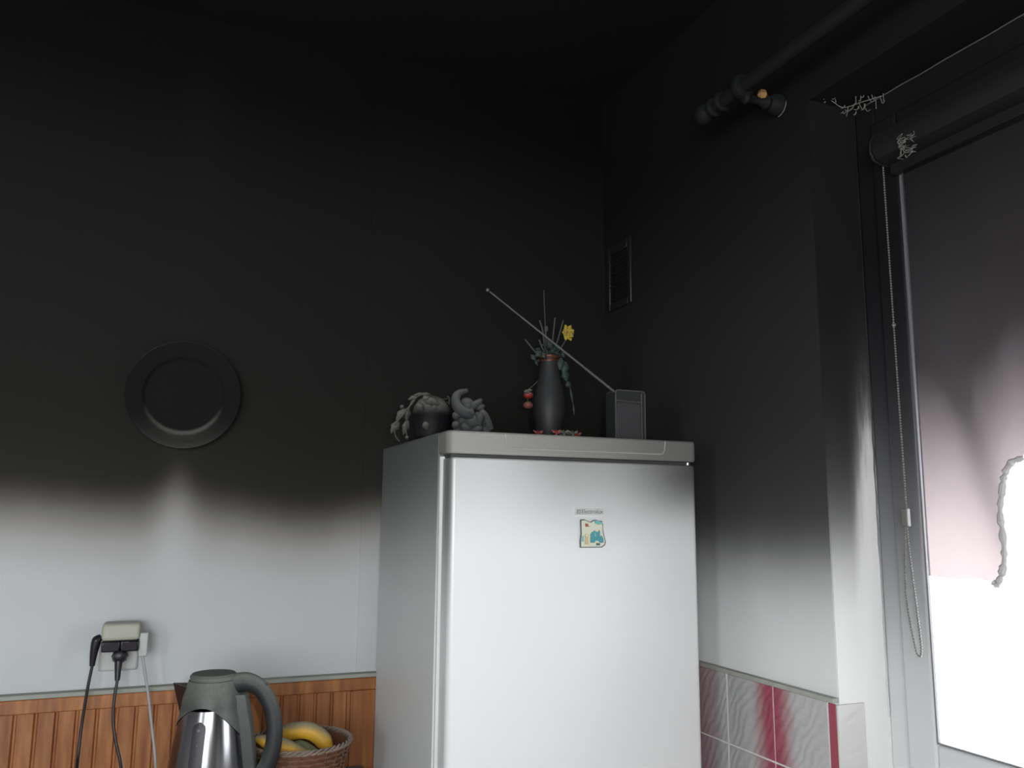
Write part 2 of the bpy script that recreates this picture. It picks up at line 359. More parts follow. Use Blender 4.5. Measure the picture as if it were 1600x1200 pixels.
# glass with a soot film that is thick at the top
def glass_mat():
    q = NT('sooted_window_glass'); x, y, z = q.xyz()
    zz = q.ma('ADD', z, q.ma('MULTIPLY', q.ma('SUBTRACT', q.noise(5, 4), .5), .08))
    T = q.ramp(q.ma('DIVIDE', q.ma('SUBTRACT', zz, 1.05), 1.1, clamp=True), [(0, (1, 1, 1)), (.36, (.96, .96, .97)), (.46, (.88, .88, .90)), (.55, (.66, .66, .68)), (.64, (.42, .42, .44)), (.78, (.28, .275, .29)), (1, (.16, .155, .165))])
    t = q.n('ShaderNodeBsdfTransparent'); q.put(t.inputs[0], T)
    g = q.n('ShaderNodeBsdfGlossy'); g.inputs['Roughness'].default_value = .03; fr = q.n('ShaderNodeFresnel'); fr.inputs['IOR'].default_value = 1.35
    m = q.n('ShaderNodeMixShader'); q.put(m.inputs[0], fr.outputs[0]); q.put(m.inputs[1], t.outputs[0]); q.put(m.inputs[2], g.outputs[0])
    q.t.links.new(m.outputs[0], q.out.inputs[0]); q.t.nodes.remove(q.b); return q.m
M['glass'] = glass_mat()
def fabric_mat():
    q = NT('scorched_shaded_blind_fabric'); x, y, z = q.xyz()
    zz = q.ma('ADD', z, q.ma('MULTIPLY', q.ma('SUBTRACT', q.noise(3, 3, stretch=(1, 1.4, .5)), .5), .16))
    # shade of a fold, painted as a dark streak running down the cloth
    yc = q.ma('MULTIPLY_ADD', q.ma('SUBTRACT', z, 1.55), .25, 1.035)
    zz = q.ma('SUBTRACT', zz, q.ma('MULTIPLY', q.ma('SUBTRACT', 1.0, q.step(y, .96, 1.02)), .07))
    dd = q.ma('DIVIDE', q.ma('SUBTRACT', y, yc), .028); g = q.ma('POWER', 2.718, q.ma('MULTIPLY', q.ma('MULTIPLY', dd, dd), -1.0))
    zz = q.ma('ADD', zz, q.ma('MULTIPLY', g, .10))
    f = q.ma('DIVIDE', q.ma('SUBTRACT', zz, 1.3), .85, clamp=True)
    T = q.ramp(f, [(0, (.175, .150, .150)), (.14, (.150, .126, .125)), (.29, (.095, .079, .078)), (.41, (.056, .049, .048)), (.53, (.034, .030, .029)), (.70, (.040, .037, .035)), (1, (.050, .047, .046))])
    D = q.ramp(f, [(0, (.55, .45, .44)), (.3, (.2, .17, .17)), (.5, (.04, .035, .035)), (1, (.012, .012, .012))])
    t = q.n('ShaderNodeBsdfTransparent'); q.put(t.inputs[0], T)
    df = q.n('ShaderNodeBsdfDiffuse'); q.put(df.inputs[0], D)
    a = q.n('ShaderNodeAddShader'); q.put(a.inputs[0], t.outputs[0]); q.put(a.inputs[1], df.outputs[0])
    m = q.n('ShaderNodeMixShader'); m.inputs[0].default_value = .5; q.put(m.inputs[1], t.outputs[0]); q.put(m.inputs[2], df.outputs[0])
    q.t.links.new(m.outputs[0], q.out.inputs[0]); q.t.nodes.remove(q.b); return q.m
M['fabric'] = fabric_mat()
M['melt'] = mat('melted_cloth_edge', (.50, .48, .48), .7)

# ------------------------------------------------------------------ room shell
YB, XS = 2.2, 1.213            # back wall plane, side wall plane
RX, RY0, RY1 = 1.337, 1.297, -.35   # window frame plane, reveal edges
ZH, ZS, ZC = 2.325, .94, 2.74
XL, YN = -1.9, -1.5
def structure(name, mb, m, parent=None, **k): return struct(mb.build(name, m, parent, **k)) if parent is None else mb.build(name, m, parent, **k)
structure('floor', MB().box((XL-.1, YN-.1, -.1), (XS+.25, YB+.1, 0)), M['floor'])
structure('ceiling', MB().box((XL-.1, YN-.1, ZC), (XS+.25, YB+.1, ZC+.1)), M['ceiling'])
structure('wall_back', MB().box((XL, YB, 0), (XS+.25, YB+.1, ZC)), M['wall_back'])
structure('trim_3', MB().box((.487, YB-.003, 0), (XS, YB+.01, ZC)), M['wall_back'])
WY0, WY1, WZ0, WZ1 = -.95, -.25, .95, 2.20
structure('wall_left', MB().box((XL-.1, YN, 0), (XL, WY0, ZC)).box((XL-.1, WY1, 0), (XL, YB, ZC)).box((XL-.1, WY0, 0), (XL, WY1, WZ0)).box((XL-.1, WY0, WZ1), (XL, WY1, ZC)), M['wall_plain'])
w2 = MB(); xw = XL-.07
w2.box((xw, WY0, WZ0), (xw+.05, WY0+.07, WZ1)).box((xw, WY1-.07, WZ0), (xw+.05, WY1, WZ1)).box((xw, WY0+.07, WZ0), (xw+.05, WY1-.07, WZ0+.07)).box((xw, WY0+.07, WZ1-.07), (xw+.05, WY1-.07, WZ1))
structure('added_window_2', w2, M['gasket'], bevel=.004)  # unseen window, added to bring fill light from the left
VX0, VX1, VZ0, VZ1 = -1.6, -.2, .90, 2.25
structure('wall_front', MB().box((XL, YN-.1, 0), (VX0, YN, ZC)).box((VX1, YN-.1, 0), (XS+.25, YN, ZC)).box((VX0, YN-.1, 0), (VX1, YN, VZ0)).box((VX0, YN-.1, VZ1), (VX1, YN, ZC)), M['wall_plain'])
w3 = MB(); yw = YN-.07
w3.box((VX0, yw, VZ0), (VX0+.07, yw+.05, VZ1)).box((VX1-.07, yw, VZ0), (VX1, yw+.05, VZ1)).box((VX0+.07, yw, VZ0), (VX1-.07, yw+.05, VZ0+.07)).box((VX0+.07, yw, VZ1-.07), (VX1-.07, yw+.05, VZ1)).box((-.94, yw, VZ0+.07), (-.86, yw+.05, VZ1-.07))
structure('added_window_3', w3, M['gasket'], bevel=.004)  # unseen window behind the camera, added to brighten the room
structure('wall_right', MB().box((XS, RY0+.004, 0), (XS+.25, YB, ZC)), M['wall_side'])
structure('wall_right_near', MB().box((XS, YN, 0), (XS+.25, RY1, ZC)), M['wall_side'])
structure('wall_right_upper', MB().box((XS, RY1, ZH), (XS+.25, RY0+.004, ZC)), M['wall_side'])
structure('wall_right_lower', MB().box((XS, RY1, 0), (XS+.25, RY0+.004, ZS-.03)), M['wall_plain'])
# plaster jamb of the window reveal
structure('trim_4', MB().box((XS+.0005, RY0, ZS-.03), (XS+.249, RY0+.0045, ZH+.001)), M['reveal'])
structure('trim_5', MB().box((XS-.03, RY1, ZS-.03), (RX+.02, RY0, ZS)), M['frame'], bevel=.004)

# pine boarding above the worktop
bo = MB(); bw = .0405; X0 = -1.2; k = 0
yb = YB-.014
xx = math.floor((X0+5)/bw)*bw-5
while xx < .472:
    x1 = min(xx+bw, .472)
    # each board has a raised flat and two chamfered grooves
    g = .005
    o = [(xx, yb+.006), (xx+.0015, yb+.006), (xx+g, yb), (x1-g, yb), (x1-.0015, yb+.006), (x1, yb+.006), (x1, YB), (xx, YB)]
    bo.prism([Vector((a, b, .80)) for a, b in o], (0, 0, .235)); xx += bw
pan = structure('trim_1', bo, M['pine'], ang=20)
MB().box((X0, yb-.010, 1.012), (.60, YB, 1.043)).build('top_rail', M['pine_rail'], pan, bevel=.003)
MB().box((X0, yb-.014, 1.0435), (.60, YB, 1.0535)).build('ledge', M['ledge'], pan, bevel=.002)
MB().box((.4722, yb-.008, .80), (.60, YB-.0035, 1.0115)).build('end_board', M['pine_rail'], pan, bevel=.002)

# wall tiles
tl = MB().box((XS-.006, RY0+.003, .70), (XS, 2.17, 1.103))
tr = structure('trim_2', tl, M['grout'])
edges = [1.2975, 1.320, 1.4775, 1.632, 1.787, 1.942, 2.097]
rows = [(1.103-.150, 1.101), (1.103-.303, 1.103-.154), (.72, 1.103-.307)]
t = MB()
for a, b in zip(edges[:-1], edges[1:]):
    for z0, z1 in rows: t.box((XS-.0075, a+.0018, z0), (XS-.005, b-.0018, z1))
t.build('tile_faces', M['tile'], tr, bevel=.001)
MB().box((XS-.016, RY0, 1.1035), (XS, 2.17, 1.1125)).build('tile_ledge', M['ledge'], tr, bevel=.001)
t = MB()
for z0, z1 in rows[:1]: t.box((XS-.008, RY0-.005, max(z0, ZS)), (XS+.058, RY0+.0005, z1))
t.build('jamb_tile', M['tile_pale'], tr, bevel=.001)

# ------------------------------------------------------------------ window
win = struct(bpy.data.objects.new('window_1', None)); COL.objects.link(win); win.location = (RX, RY0, ZS)
YM = .47
fr = MB()
fx0, fx1 = RX, RX+.05
fr.box((fx0, RY0-.052, ZS), (fx1, RY0, ZH)); fr.box((fx0, RY1, ZS), (fx1, RY1+.052, ZH))
fr.box((fx0, RY1+.052, ZH-.06), (fx1, RY0-.052, ZH)); fr.box((fx0, RY1+.052, ZS), (fx1, RY0-.052, ZS+.05))
fr.box((fx0, YM-.035, ZS+.05), (fx1, YM+.035, ZH-.06))
fr.build('frame', M['frame'], win, bevel=.004)
def sash(y0, y1):
    s_ = MB(); a, b = RX-.012, RX+.006; wd = .066; z0, z1 = ZS+.048, ZH-.058; zt = 2.135; zb = 1.047
    s_.box((a, y1-wd, z0), (b, y1, z1)); s_.box((a, y0, z0), (b, y0+wd, z1))
    s_.box((a, y0+wd, zt), (b, y1-wd, z1)); s_.box((a, y0+wd, z0), (b, y1-wd, zb))
    o = s_.build('sash', M['frame'], win, bevel=.006, bseg=3)
    g_ = MB(); g = .0035; ga_, gb_ = RX-.0105, RX-.0055
    g_.box((ga_, y1-wd-g, zb), (gb_, y1-wd-.0002, zt)); g_.box((ga_, y0+wd+.0002, zb), (gb_, y0+wd+g, zt))
    g_.box((ga_, y0+wd+g, zt-g), (gb_, y1-wd-g, zt-.0002)); g_.box((ga_, y0+wd+g, zb+.0002), (gb_, y1-wd-g, zb+g))
    g_.build('glazing_seal', M['seal'], o)
    MB().box((RX-.005, y0+wd, zb), (RX-.001, y1-wd, zt)).build('pane', M['glass'], o)
sash(YM+.033, RY0-.050); sash(RY1+.050, YM-.033)
# thin pale joint between the head of the reveal and the frame
pts = [Vector((RX-.003, RY0-.03-i*.05, ZH-.004+random.uniform(-.0012, .0012))) for i in range(26)]
MB().tube(pts, .0014, 6).build('head_joint', M['caulk'], win)
pts = [Vector((RX-.003+random.uniform(-.001, .001), RY0-.002, 2.3-i*.03)) for i in range(42)]
MB().tube(pts, [.0011+.0008*random.random() for _ in pts], 6).build('jamb_joint', M['frame'], win)

# ------------------------------------------------------------------ roller blind
BX = 1.300
bl = thing('roller_blind', 'scorched roller blind hanging ragged in the window, its cassette under the window head', 'blind', (1.30, 1.19, 2.15))
cs = MB(); prof = [(1.325, 2.150), (1.325, 2.212), (1.292, 2.216), (1.272, 2.208), (1.262, 2.190), (1.262, 2.170), (1.270, 2.156), (1.285, 2.150)]
cs.prism([Vector((a, 1.186, b)) for a, b in prof], (0, -.72, 0)); cs.build('cassette', M['cassette'], bl, bevel=.003)
ec = MB(); ec.prism([Vector((1.2935+(a-1.2935)*1.06, 1.1865, 2.183+(b-2.183)*1.06)) for a, b in prof], (0, .006, 0)); ec.build('end_cap', M['cassette'], bl, bevel=.002)
MB().box((1.302, .47, 2.128), (1.322, 1.18, 2.1495)).build('bottom_channel', M['cassette'], bl, bevel=.002)
# cloth, ragged melted lower edge
Yl = 1.154; low = [(1.154, 1.347), (1.10, 1.345), (1.06, 1.349), (1.035, 1.345), (1.022, 1.338), (1.015, 1.345), (1.010, 1.375), (1.004, 1.42), (1.008, 1.46), (1.002, 1.50), (.985, 1.535), (.96, 1.55), (.93, 1.58), (.88, 1.60), (.82, 1.66), (.74, 1.64), (.66, 1.70), (.58, 1.68), (.50, 1.72)]
def lowz(y):
    for (a, za), (b, zb) in zip(low, low[1:]):
        if b <= y <= a: t_ = (a-y)/(a-b+1e-9); return za+(zb-za)*t_
    return low[-1][1]
ny, nz = 170, 60; cl = MB(); vs = []
for i in range(ny+1):
    y = Yl-(Yl-.49)*i/ny; zl = lowz(y)+random.uniform(-.003, .003)*(1 if y < 1.03 else .2)
    for j in range(nz+1):
        z = 2.150+(zl-2.150)*j/nz
        vs.append((BX+.008+.004*math.sin(y*22+z*3)*(j/nz)+.003*math.sin(y*60)*(j/nz)**3, y, z))
fs = [(i*(nz+1)+j, (i+1)*(nz+1)+j, (i+1)*(nz+1)+j+1, i*(nz+1)+j+1) for i in range(ny) for j in range(nz)]
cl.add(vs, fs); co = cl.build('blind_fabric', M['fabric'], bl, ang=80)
me_ = MB(); pts = [Vector((BX+.008+random.uniform(-.002, .002), y+random.uniform(-.002, .002), z+random.uniform(-.002, .004))) for y, z in [(1.028, 1.341), (1.020, 1.337), (1.014, 1.345), (1.008, 1.372), (1.003, 1.40), (1.000, 1.43), (1.006, 1.46), (.999, 1.49), (.992, 1.52), (.975, 1.54), (.955, 1.55)]]
me_.tube(spline(pts, 5), [.0035+.0045*random.random() for _ in range(51)], 8); me_.build('melted_edge', M['melt'], co)
# bead chain: a long strand, a connector and a loop
ch = MB(); CX = 1.295
def beads(pts, step=.0052):
    P = spline(pts, 12); acc = 0; last = P[0]
    for a, b in zip(P, P[1:]):
        L = (b-a).length
        while acc+L >= step:
            t_ = (step-acc)/L; a = a+(b-a)*t_; L = (b-a).length; acc = 0; ch.ball(a, .0021, 8, 5)
        acc += L
    ch.tube(P, .0006, 5)
Zc = 1.447
beads([(CX, 1.190, 2.155), (CX, 1.189, 1.9), (CX, 1.188, 1.65), (CX, 1.187, Zc+.02)])
beads([(CX-.002, 1.187, Zc), (CX-.006, 1.180, 1.38), (CX-.010, 1.168, 1.28), (CX-.010, 1.164, 1.22), (CX-.009, 1.170, 1.204), (CX-.006, 1.182, 1.225), (CX-.004, 1.196, 1.32), (CX, 1.190, Zc+.01)])
co_ = ch.build('bead_chain', M['chain'], bl)
MB().box((CX-.006, 1.181, Zc-.012), (CX+.004, 1.195, Zc+.022)).build('chain_connector', M['chain'], co_, bevel=.002)
MB().ball((CX, 1.1885, 1.822), .0042, 10, 6).build('chain_stop', M['chain'], co_)
sc = MB()
for i in range(22):
    y = random.uniform(1.115, 1.085); z = random.uniform(2.125, 2.172)
    p = [Vector((1.2608, y+random.uniform(-.014, .014), z+random.uniform(-.008, .008))) for _ in range(4)]
    sc.tube(spline(p, 4), .0005, 5)
sc.build('scrape_marks', M['web'], bl)

# ------------------------------------------------------------------ curtain rod
cr = thing('curtain_rod', 'thick soot-blackened curtain pole with turned knob end above the window', 'curtain rod', (1.11, 1.40, 2.385))
RC = Vector((1.11, 0, 2.375)); ax = (0, 1, 0)
MB().lathe([(.0155, 0), (.0155, 1.98)], (1.11, -.5, 2.375), ax, 24).build('pole', M['rod'], cr)
MB().lathe([(.016, 0), (.022, .004), (.022, .012), (.014, .018), (.013, .024), (.019, .030), (.0235, .040), (.024, .050), (.019, .062), (.009, .068)], (1.11, 1.478, 2.375), ax, 24).build('finial', M['rod'], cr)
for y in (1.448,):
    MB().lathe([(.017, 0), (.0225, .003), (.0235, .007), (.0225, .011), (.017, .014)], (1.11, y, 2.375), ax, 24).build('pole_ring', M['rod'], cr)
br = MB(); br.lathe([(.016, 0), (.026, .004), (.0285, .012), (.026, .02), (.016, .024)], (1.11, 1.372, 2.375), ax, 28)
bk = br.build('bracket', M['rod'], cr)
MB().lathe([(.010, 0), (.014, .008), (.009, .018), (.008, .045), (.013, .055), (.016, .062), (.014, .070), (.022, .080), (.024, .096), (.019, .1035)], (1.11, 1.384, 2.352), (1, 0, 0), 24).build('bracket_arm', M['rod'], bk)
MB().ball((1.160, 1.378, 2.366), .0125, 5, 4, (1.1, .7, 1.0)).build('bare_wood_patch', M['burntwood'], bk, flat=True)
pts = [Vector((1.206, 1.384-.026*math.cos(a)*1.0, 2.352-.026*math.sin(a))) for a in [(.1+.09*i) for i in range(18)]]
MB().tube(pts, .0009, 6).build('rim_shine', M['web'], bk)  # pale tube standing in for the shine along the cup's rim

# burnt cobweb hanging at the head of the reveal
cw = MB()
for px, py in [(1282,150), (1290,150), (1296,143), (1305,150), (1330,140), (1337,148), (1345,150), (1350,143), (1356,150), (1362,148), (1368,155), (1375,150), (1380,146), (1342,160), (1350,162), (1325,168)]:
    p0 = atx(px, py, 1.24+.09*max(0, min(1, (px-1280)/100)));
    dx = random.uniform(-.004, .012)
    L_ = random.uniform(.008, .024)
    pts = [p0, p0+Vector((0, -dx*.4, -L_*.5)), p0+Vector((0, -dx, -L_*.9)), p0+Vector((random.uniform(-.004, .004), -dx*2.2, -L_*(.9+random.uniform(-.3, .3))))]
    cw.tube(spline(pts, 4), [.0008]*13, 5)
for i in range(10):
    a = atx(1310+i*4, 172+random.uniform(-4, 5), 1.30); b = a+Vector((0, random.uniform(-.02, .02), random.uniform(-.006, .012)))
    cw.tube(spline([a, (a+b)/2+Vector((0, 0, -.004)), b], 4), .0011, 5)
cw.tube(spline([atx(1284, 150, 1.245), atx(1300, 158, 1.26), atx(1318, 168, 1.28), atx(1345, 160, 1.30), atx(1378, 150, 1.32)], 5), .0008, 5)
o = cw.build('cobweb', M['web'], loc=(1.28, 1.28, 2.30)); tag(o, 'tangle of pale burnt cobweb strands in the upper window corner', 'cobweb')

# ------------------------------------------------------------------ vent grille on the side wall
vt = thing('vent_grille', 'small soot-black slatted vent grille high on the side wall', 'vent', (XS, 2.095, 2.06))
v = MB(); y0, y1, z0, z1 = 2.025, 2.165, 2.055, 2.255; x1 = XS-.010
v.box((x1, y0, z0), (XS, y0+.018, z1)); v.box((x1, y1-.018, z0), (XS, y1, z1)); v.box((x1, y0+.018, z0), (XS, y1-.018, z0+.022)); v.box((x1, y0+.018, z1-.03), (XS, y1-.018, z1))
v.build('grille_frame', M['vent'], vt, bevel=.003)
v = MB()
for i in range(11):
    z = z0+.030+i*.0132; P = []
    for k in range(9):
        y = y0+.018+(y1-y0-.036)*k/8; P.append(Vector((XS-.005, y, z-.006*math.sin(PI*k/8)+.003)))
    v.tube(P, .0036, 8, squash=.5)
v.build('slats', M['vent'], vt)
MB().box((XS-.0025, y0+.01, z0+.01), (XS, y1-.01, z1-.01)).build('backing', M['ceiling'], vt)

# ------------------------------------------------------------------ wall plate
pc = Vector((.036, YB, 1.733))
P_ = [(.070, -.018), (.072, -.022), (.078, -.020), (.086, -.012), (.094, -.008), (.128, .000), (.132, .002), (.130, .006), (.094, -.002), (.080, -.013), (.070, -.018)]
pb = MB()
prof = [(.0, .0), (.076, .0), (.084, .003), (.092, .010), (.100, .015), (.128, .0235), (.1315, .0265), (.1308, .0277), (.130, .0275), (.1285, .0268), (.115, .0225), (.100, .0180), (.0955, .0165), (.0935, .0148), (.0895, .0075), (.0875, .0058), (.084, .0048), (.078, .0044), (.05, .0040), (.03, .0038), (0.0005, .0038)]
pb.lathe([(r, -h) for r, h in prof], pc-Vector((0, .004, 0)), (0, 1, 0), 96, capb=False, capt=False)
o = pb.build('wall_plate', M['plate'], loc=pc, ang=60); tag(o, 'round soot-blackened dinner plate hung on the back wall', 'plate')

# ------------------------------------------------------------------ refrigerator
FX0, FX1, FY0, FY1, FT = .517, 1.105, 1.58, 2.11, 1.617
fg = thing('refrigerator', 'white refrigerator with soot-greyed lid and glossy door in the corner', 'refrigerator', ((FX0+FX1)/2, 1.85, 0))
MB().box((FX0+.0005, FY0+.0602, .04), (FX1-.0005, FY1, FT)).build('body', M['fridge_side'], fg, bevel=.004)
MB().box((FX0+.03, FY0+.09, 0), (FX1-.03, FY1-.03, .0395)).build('plinth', M['dark_gap'], fg)
def rounded(x0, x1, y0, y1, r, n=6):
    """plan outline with rounded front corners"""
    o = [(x1, y1), (x0, y1)]
    for k in range(n+1):
        a = PI/2*k/n; o.append((x0+r-r*math.cos(a), y0+r-r*math.sin(a)))
    for k in range(n+1):
        a = PI/2*k/n; o.append((x1-r+r*math.sin(a), y0+r-r*math.cos(a)))
    return o
MB().prism([Vector((a, b, .06)) for a, b in rounded(FX0+.008, FX1-.003, FY0+.001, FY0+.052, .012)], (0, 0, FT-.0535-.06)).build('door', M['fridge_door'], fg, bevel=.004, bseg=3)
MB().box((FX0+.003, FY0+.0525, .06), (FX1-.003, FY0+.0595, FT-.05)).build('door_gasket', M['gasket'], fg)
MB().box((FX0+.012, FY0+.014, FT-.0530), (FX1-.012, FY0+.058, FT-.0468)).build('gap', M['dark_gap'], fg)
lid = MB().prism([Vector((a, b, FT-.046)) for a, b in rounded(FX0, FX1, FY0, FY0+.060, .014)], (0, 0, .046)).build('lid', M['fridge_lid'], fg, bevel=.005, bseg=3)
# raised grip moulding on the lid front
z1, z0, xa, xb = FT-.003, FT-.0315, .640, 1.022
o2 = []
def arc(cx, cz, r, a0, a1, n=6): return [(cx+r*math.cos(a0+(a1-a0)*k/n), cz+r*math.sin(a0+(a1-a0)*k/n)) for k in range(n+1)]
rim = [(xa, z1)]+arc(xa+.014, z0+.012, .012, PI, PI*1.5)+arc(xb-.014, z0+.012, .012, PI*1.5, 2*PI)+[(xb, z1)]
MB().tube([Vector((a, FY0+.0002, b)) for a, b in rim], .0016, 8).build('grip_moulding', M['grip'], lid)
MB().lathe([(.006, 0), (.006, .005)], (1.086, FY0+.010, FT-.0528), (0, 0, 1), 12).build('hinge_pin', M['chrome'], fg)
# badge
bx0, bx1, bz0, bz1 = .7955, .8665, 1.4495, 1.4680
yf = FY0+.001
ba = MB().box((bx0, yf-.0022, bz0), (bx1, yf+.001, bz1)).build('badge', M['badge_edge'], fg, bevel=.0008)
MB().box((bx0+.0013, yf-.0028, bz0+.0013), (bx1-.0013, yf-.0015, bz1-.0013)).build('badge_face', M['badge'], ba, bevel=.0003)
lg = MB(); lx, lz = bx0+.0105, (bz0+bz1)/2; hs = .0042; yq = yf-.0032
for a, b in (((lx-hs, lz-hs), (lx+hs, lz-hs+.0008)), ((lx-hs, lz+hs-.0008), (lx+hs, lz+hs)), ((lx-hs, lz-hs), (lx-hs+.0008, lz+hs)), ((lx+hs-.0008, lz-hs), (lx+hs, lz+hs))):
    lg.box((a[0], yq, a[1]), (b[0], yq+.0006, b[1]))
lg.tube([Vector((lx+.0026*math.cos(PI*.5+PI*k/10), yq+.0003, lz+.0026*math.sin(PI*.5+PI*k/10))) for k in range(11)], .0004, 5)
lg.tube([Vector((lx-.0026, yq+.0003, lz)), Vector((lx+.0024, yq+.0003, lz+.0024))], .0004, 5); lg.tube([Vector((lx, yq+.0003, lz-.0026)), Vector((lx+.0028, yq+.0003, lz+.0004))], .0004, 5)
lg.build('logo_mark', M['letters'], ba, flat=True)
cu = bpy.data.curves.new('badge_letters', 'FONT'); cu.body = 'Electrolux'; cu.size = .0125; cu.extrude = .0003; cu.align_y = 'CENTER'
to = bpy.data.objects.new('tmp', cu); COL.objects.link(to); bpy.context.view_layer.update()
me = bpy.data.meshes.new_from_object(to.evaluated_get(bpy.context.evaluated_depsgraph_get())); bpy.data.objects.remove(to)
wx = max(v_.co.x for v_ in me.vertices); sc_ = .0505/wx
me.transform(Matrix.Translation(Vector((bx0+.0168, yq+.0003, lz))-root_loc(ba)) @ Matrix.Rotation(PI/2, 4, 'X') @ Matrix.Diagonal((sc_, sc_, 1, 1)))
me.materials.clear(); me.materials.append(M['letters']); me.name = 'lettering'
o = bpy.data.objects.new('lettering', me); COL.objects.link(o); o.parent = ba

# souvenir magnet
def fp(px, py): p = at(px, py, FY0); return Vector((p.x, 0, p.z))
def zp(zx, zy): return fp(860+zx/10.907, 770+zy/10.907)
ym = yf-.0002
def shape(pts, y, d, name, m, par, sp=0, bevel=.0004):
    P = [Vector((p.x, y, p.z)) for p in pts]
    if sp: P = spline(P+[P[0]], sp)[:-1]
    return MB().prism(P, (0, -d, 0)).build(name, m, par, bevel=bevel)
mg = thing('fridge_magnet', 'small cream and teal picture magnet on the refrigerator door below its badge', 'magnet', (zp(700, 700).x, ym, zp(700, 930).z))
outl = [zp(505, 455), zp(570, 450), zp(625, 478), zp(680, 495), zp(725, 465), zp(770, 458), zp(820, 482), zp(870, 478), zp(888, 540), zp(890, 640), zp(905, 720), zp(935, 830), zp(925, 890), zp(870, 932), zp(700, 935), zp(500, 935), zp(497, 820), zp(512, 700), zp(508, 570)]
shape(outl, ym, .0035, 'backing', M['magnet_edge'], mg)
ctr = zp(700, 700)
inn = [ctr+(p-ctr)*.93 for p in outl]
shape(inn, ym-.003, .0012, 'picture_panel', M['magnet_base'], mg)
ca = [zp(668, 850), zp(668, 700), zp(690, 690), zp(690, 665), zp(720, 665), zp(735, 635), zp(755, 665), zp(800, 665), zp(815, 635), zp(828, 665), zp(828, 740), zp(860, 730), zp(885, 790), zp(885, 850), zp(830, 850), zp(800, 815), zp(750, 815), zp(735, 850)]
shape(ca, ym-.0042, .0018, 'teal_buildings', M['teal'], mg, bevel=.0002)
shape([zp(725, 740), zp(730, 680), zp(745, 670), zp(760, 740)], ym-.006, .0008, 'pale_tower', M['teal_light'], mg)
shape([zp(730, 475), zp(770, 468), zp(820, 490), zp(870, 500), zp(870, 530), zp(800, 545), zp(740, 520)], ym-.0042, .0014, 'teal_crest', M['teal_light'], mg, bevel=.0002)
shape([zp(575, 545), zp(590, 512), zp(605, 535), zp(635, 520), zp(625, 550), zp(655, 580), zp(620, 575), zp(590, 582)], ym-.0042, .0012, 'rust_star', M['rust'], mg, bevel=.0001)
shape([zp(570, 880), zp(580, 790), zp(570, 720), zp(600, 690), zp(635, 720), zp(625, 790), zp(632, 880)], ym-.0042, .0016, 'small_figure', M['sand'], mg, bevel=.0003)
MB().ball(Vector((zp(602, 725).x, ym-.006, zp(602, 725).z)), .0022, 10, 6).build('figure_head', M['badge_edge'], mg)
shape([zp(765, 895), zp(765, 855), zp(830, 855), zp(830, 895)], ym-.0042, .001, 'green_patch', mat('magnet_green', (.07, .13, .10), .4), mg, bevel=.0001)
shape([zp(515, 830), zp(515, 740), zp(548, 730), zp(555, 830)], ym-.0042, .001, 'teal_patch', M['teal_light'], mg, bevel=.0001)

# ------------------------------------------------------------------ things on the refrigerator
# elephant figurine: one continuous ceramic body
EY = 1.665
def ez(zx, zy, Y=EY): return at(590+zx/7.62, 580+zy/7.62, Y)
PXM = 1.0/750/7.62
base_e = ez(1100, 690); ea = MB()
def blob(zx, zy, r, dy=0, sc=(1,1,1)): ea.ball(ez(zx, zy, EY+dy), r*PXM, 20, 12, sc)
blob(1060, 400, 92, .004); blob(1075, 480, 72, -.002); blob(1000, 560, 85, .01); blob(1200, 590, 105, .012); blob(1120, 620, 110, .015)
blob(1285, 640, 78, .012); blob(1200, 550, 72, -.004); blob(935, 530, 50, -.004); blob(1060, 670, 90, .01); blob(930, 640, 50, .0)
tp = [ez(1110, 505, EY-.006), ez(1040, 490, EY-.010), ez(965, 440, EY-.010), ez(930, 360, EY-.008), ez(940, 290, EY-.006), ez(985, 250, EY-.004), ez(1035, 240, EY-.002), ez(1062, 225, EY)]
ea.tube(spline(tp, 5), [x_*PXM for x_ in lerps([74, 72, 66, 58, 50, 40, 32, 26], 5)], 14)
ea.tube(spline([ez(1110, 440), ez(1160, 400, EY-.004), ez(1215, 360, EY-.004), ez(1235, 335)], 5), [x_*PXM for x_ in lerps([50, 62, 46, 16], 5)], 12, squash=.8)
ea.tube(spline([ez(1180, 420), ez(1230, 430, EY-.003), ez(1265, 410)], 5), [x_*PXM for x_ in lerps([50, 42, 22], 5)], 12)
ea.tube(spline([ez(1230, 470, EY-.002), ez(1270, 520, EY-.004), ez(1310, 600, EY-.002), ez(1345, 700)], 5), [x_*PXM for x_ in lerps([36, 48, 50, 46], 5)], 12)
blob(1120, 600, 95, .002); blob(1170, 700, 90, .006)
ea.tube(spline([ez(1205, 500, EY-.014), ez(1215, 560, EY-.013), ez(1200, 640, EY-.008)], 5), [x_*PXM for x_ in lerps([40, 52, 40], 5)], 12)
for (a, b, dy) in ((950, 700, .004), (1300, 720, .004)): ea.tube([ez(a, 620, EY+dy), Vector((ez(a, b, EY+dy).x, EY+dy, FT+.001))], 46*PXM, 12)
ef = thing('elephant_figurine', 'grey ceramic elephant figurine with raised trunk on the refrigerator edge', 'figurine', Vector((base_e.x, EY, FT)))
eo = ea.build('body', M['elephant'], ef)
rm = eo.modifiers.new('remesh', 'REMESH'); rm.mode = 'VOXEL'; rm.voxel_size = .0009; rm.use_smooth_shade = True
sm = eo.modifiers.new('smooth', 'SMOOTH'); sm.factor = .5; sm.iterations = 7
MB().ball(ez(1076, 418, EY-.0150), 34*PXM, 14, 8, (1, .7, 1)).build('eye', M['elephant'], ef)
MB().lathe([(22*PXM, 0), (30*PXM, .002), (20*PXM, .004)], ez(1050, 235, EY-.004), (.5, -.7, .4), 14).build('trunk_tip', M['elephant'], ef)

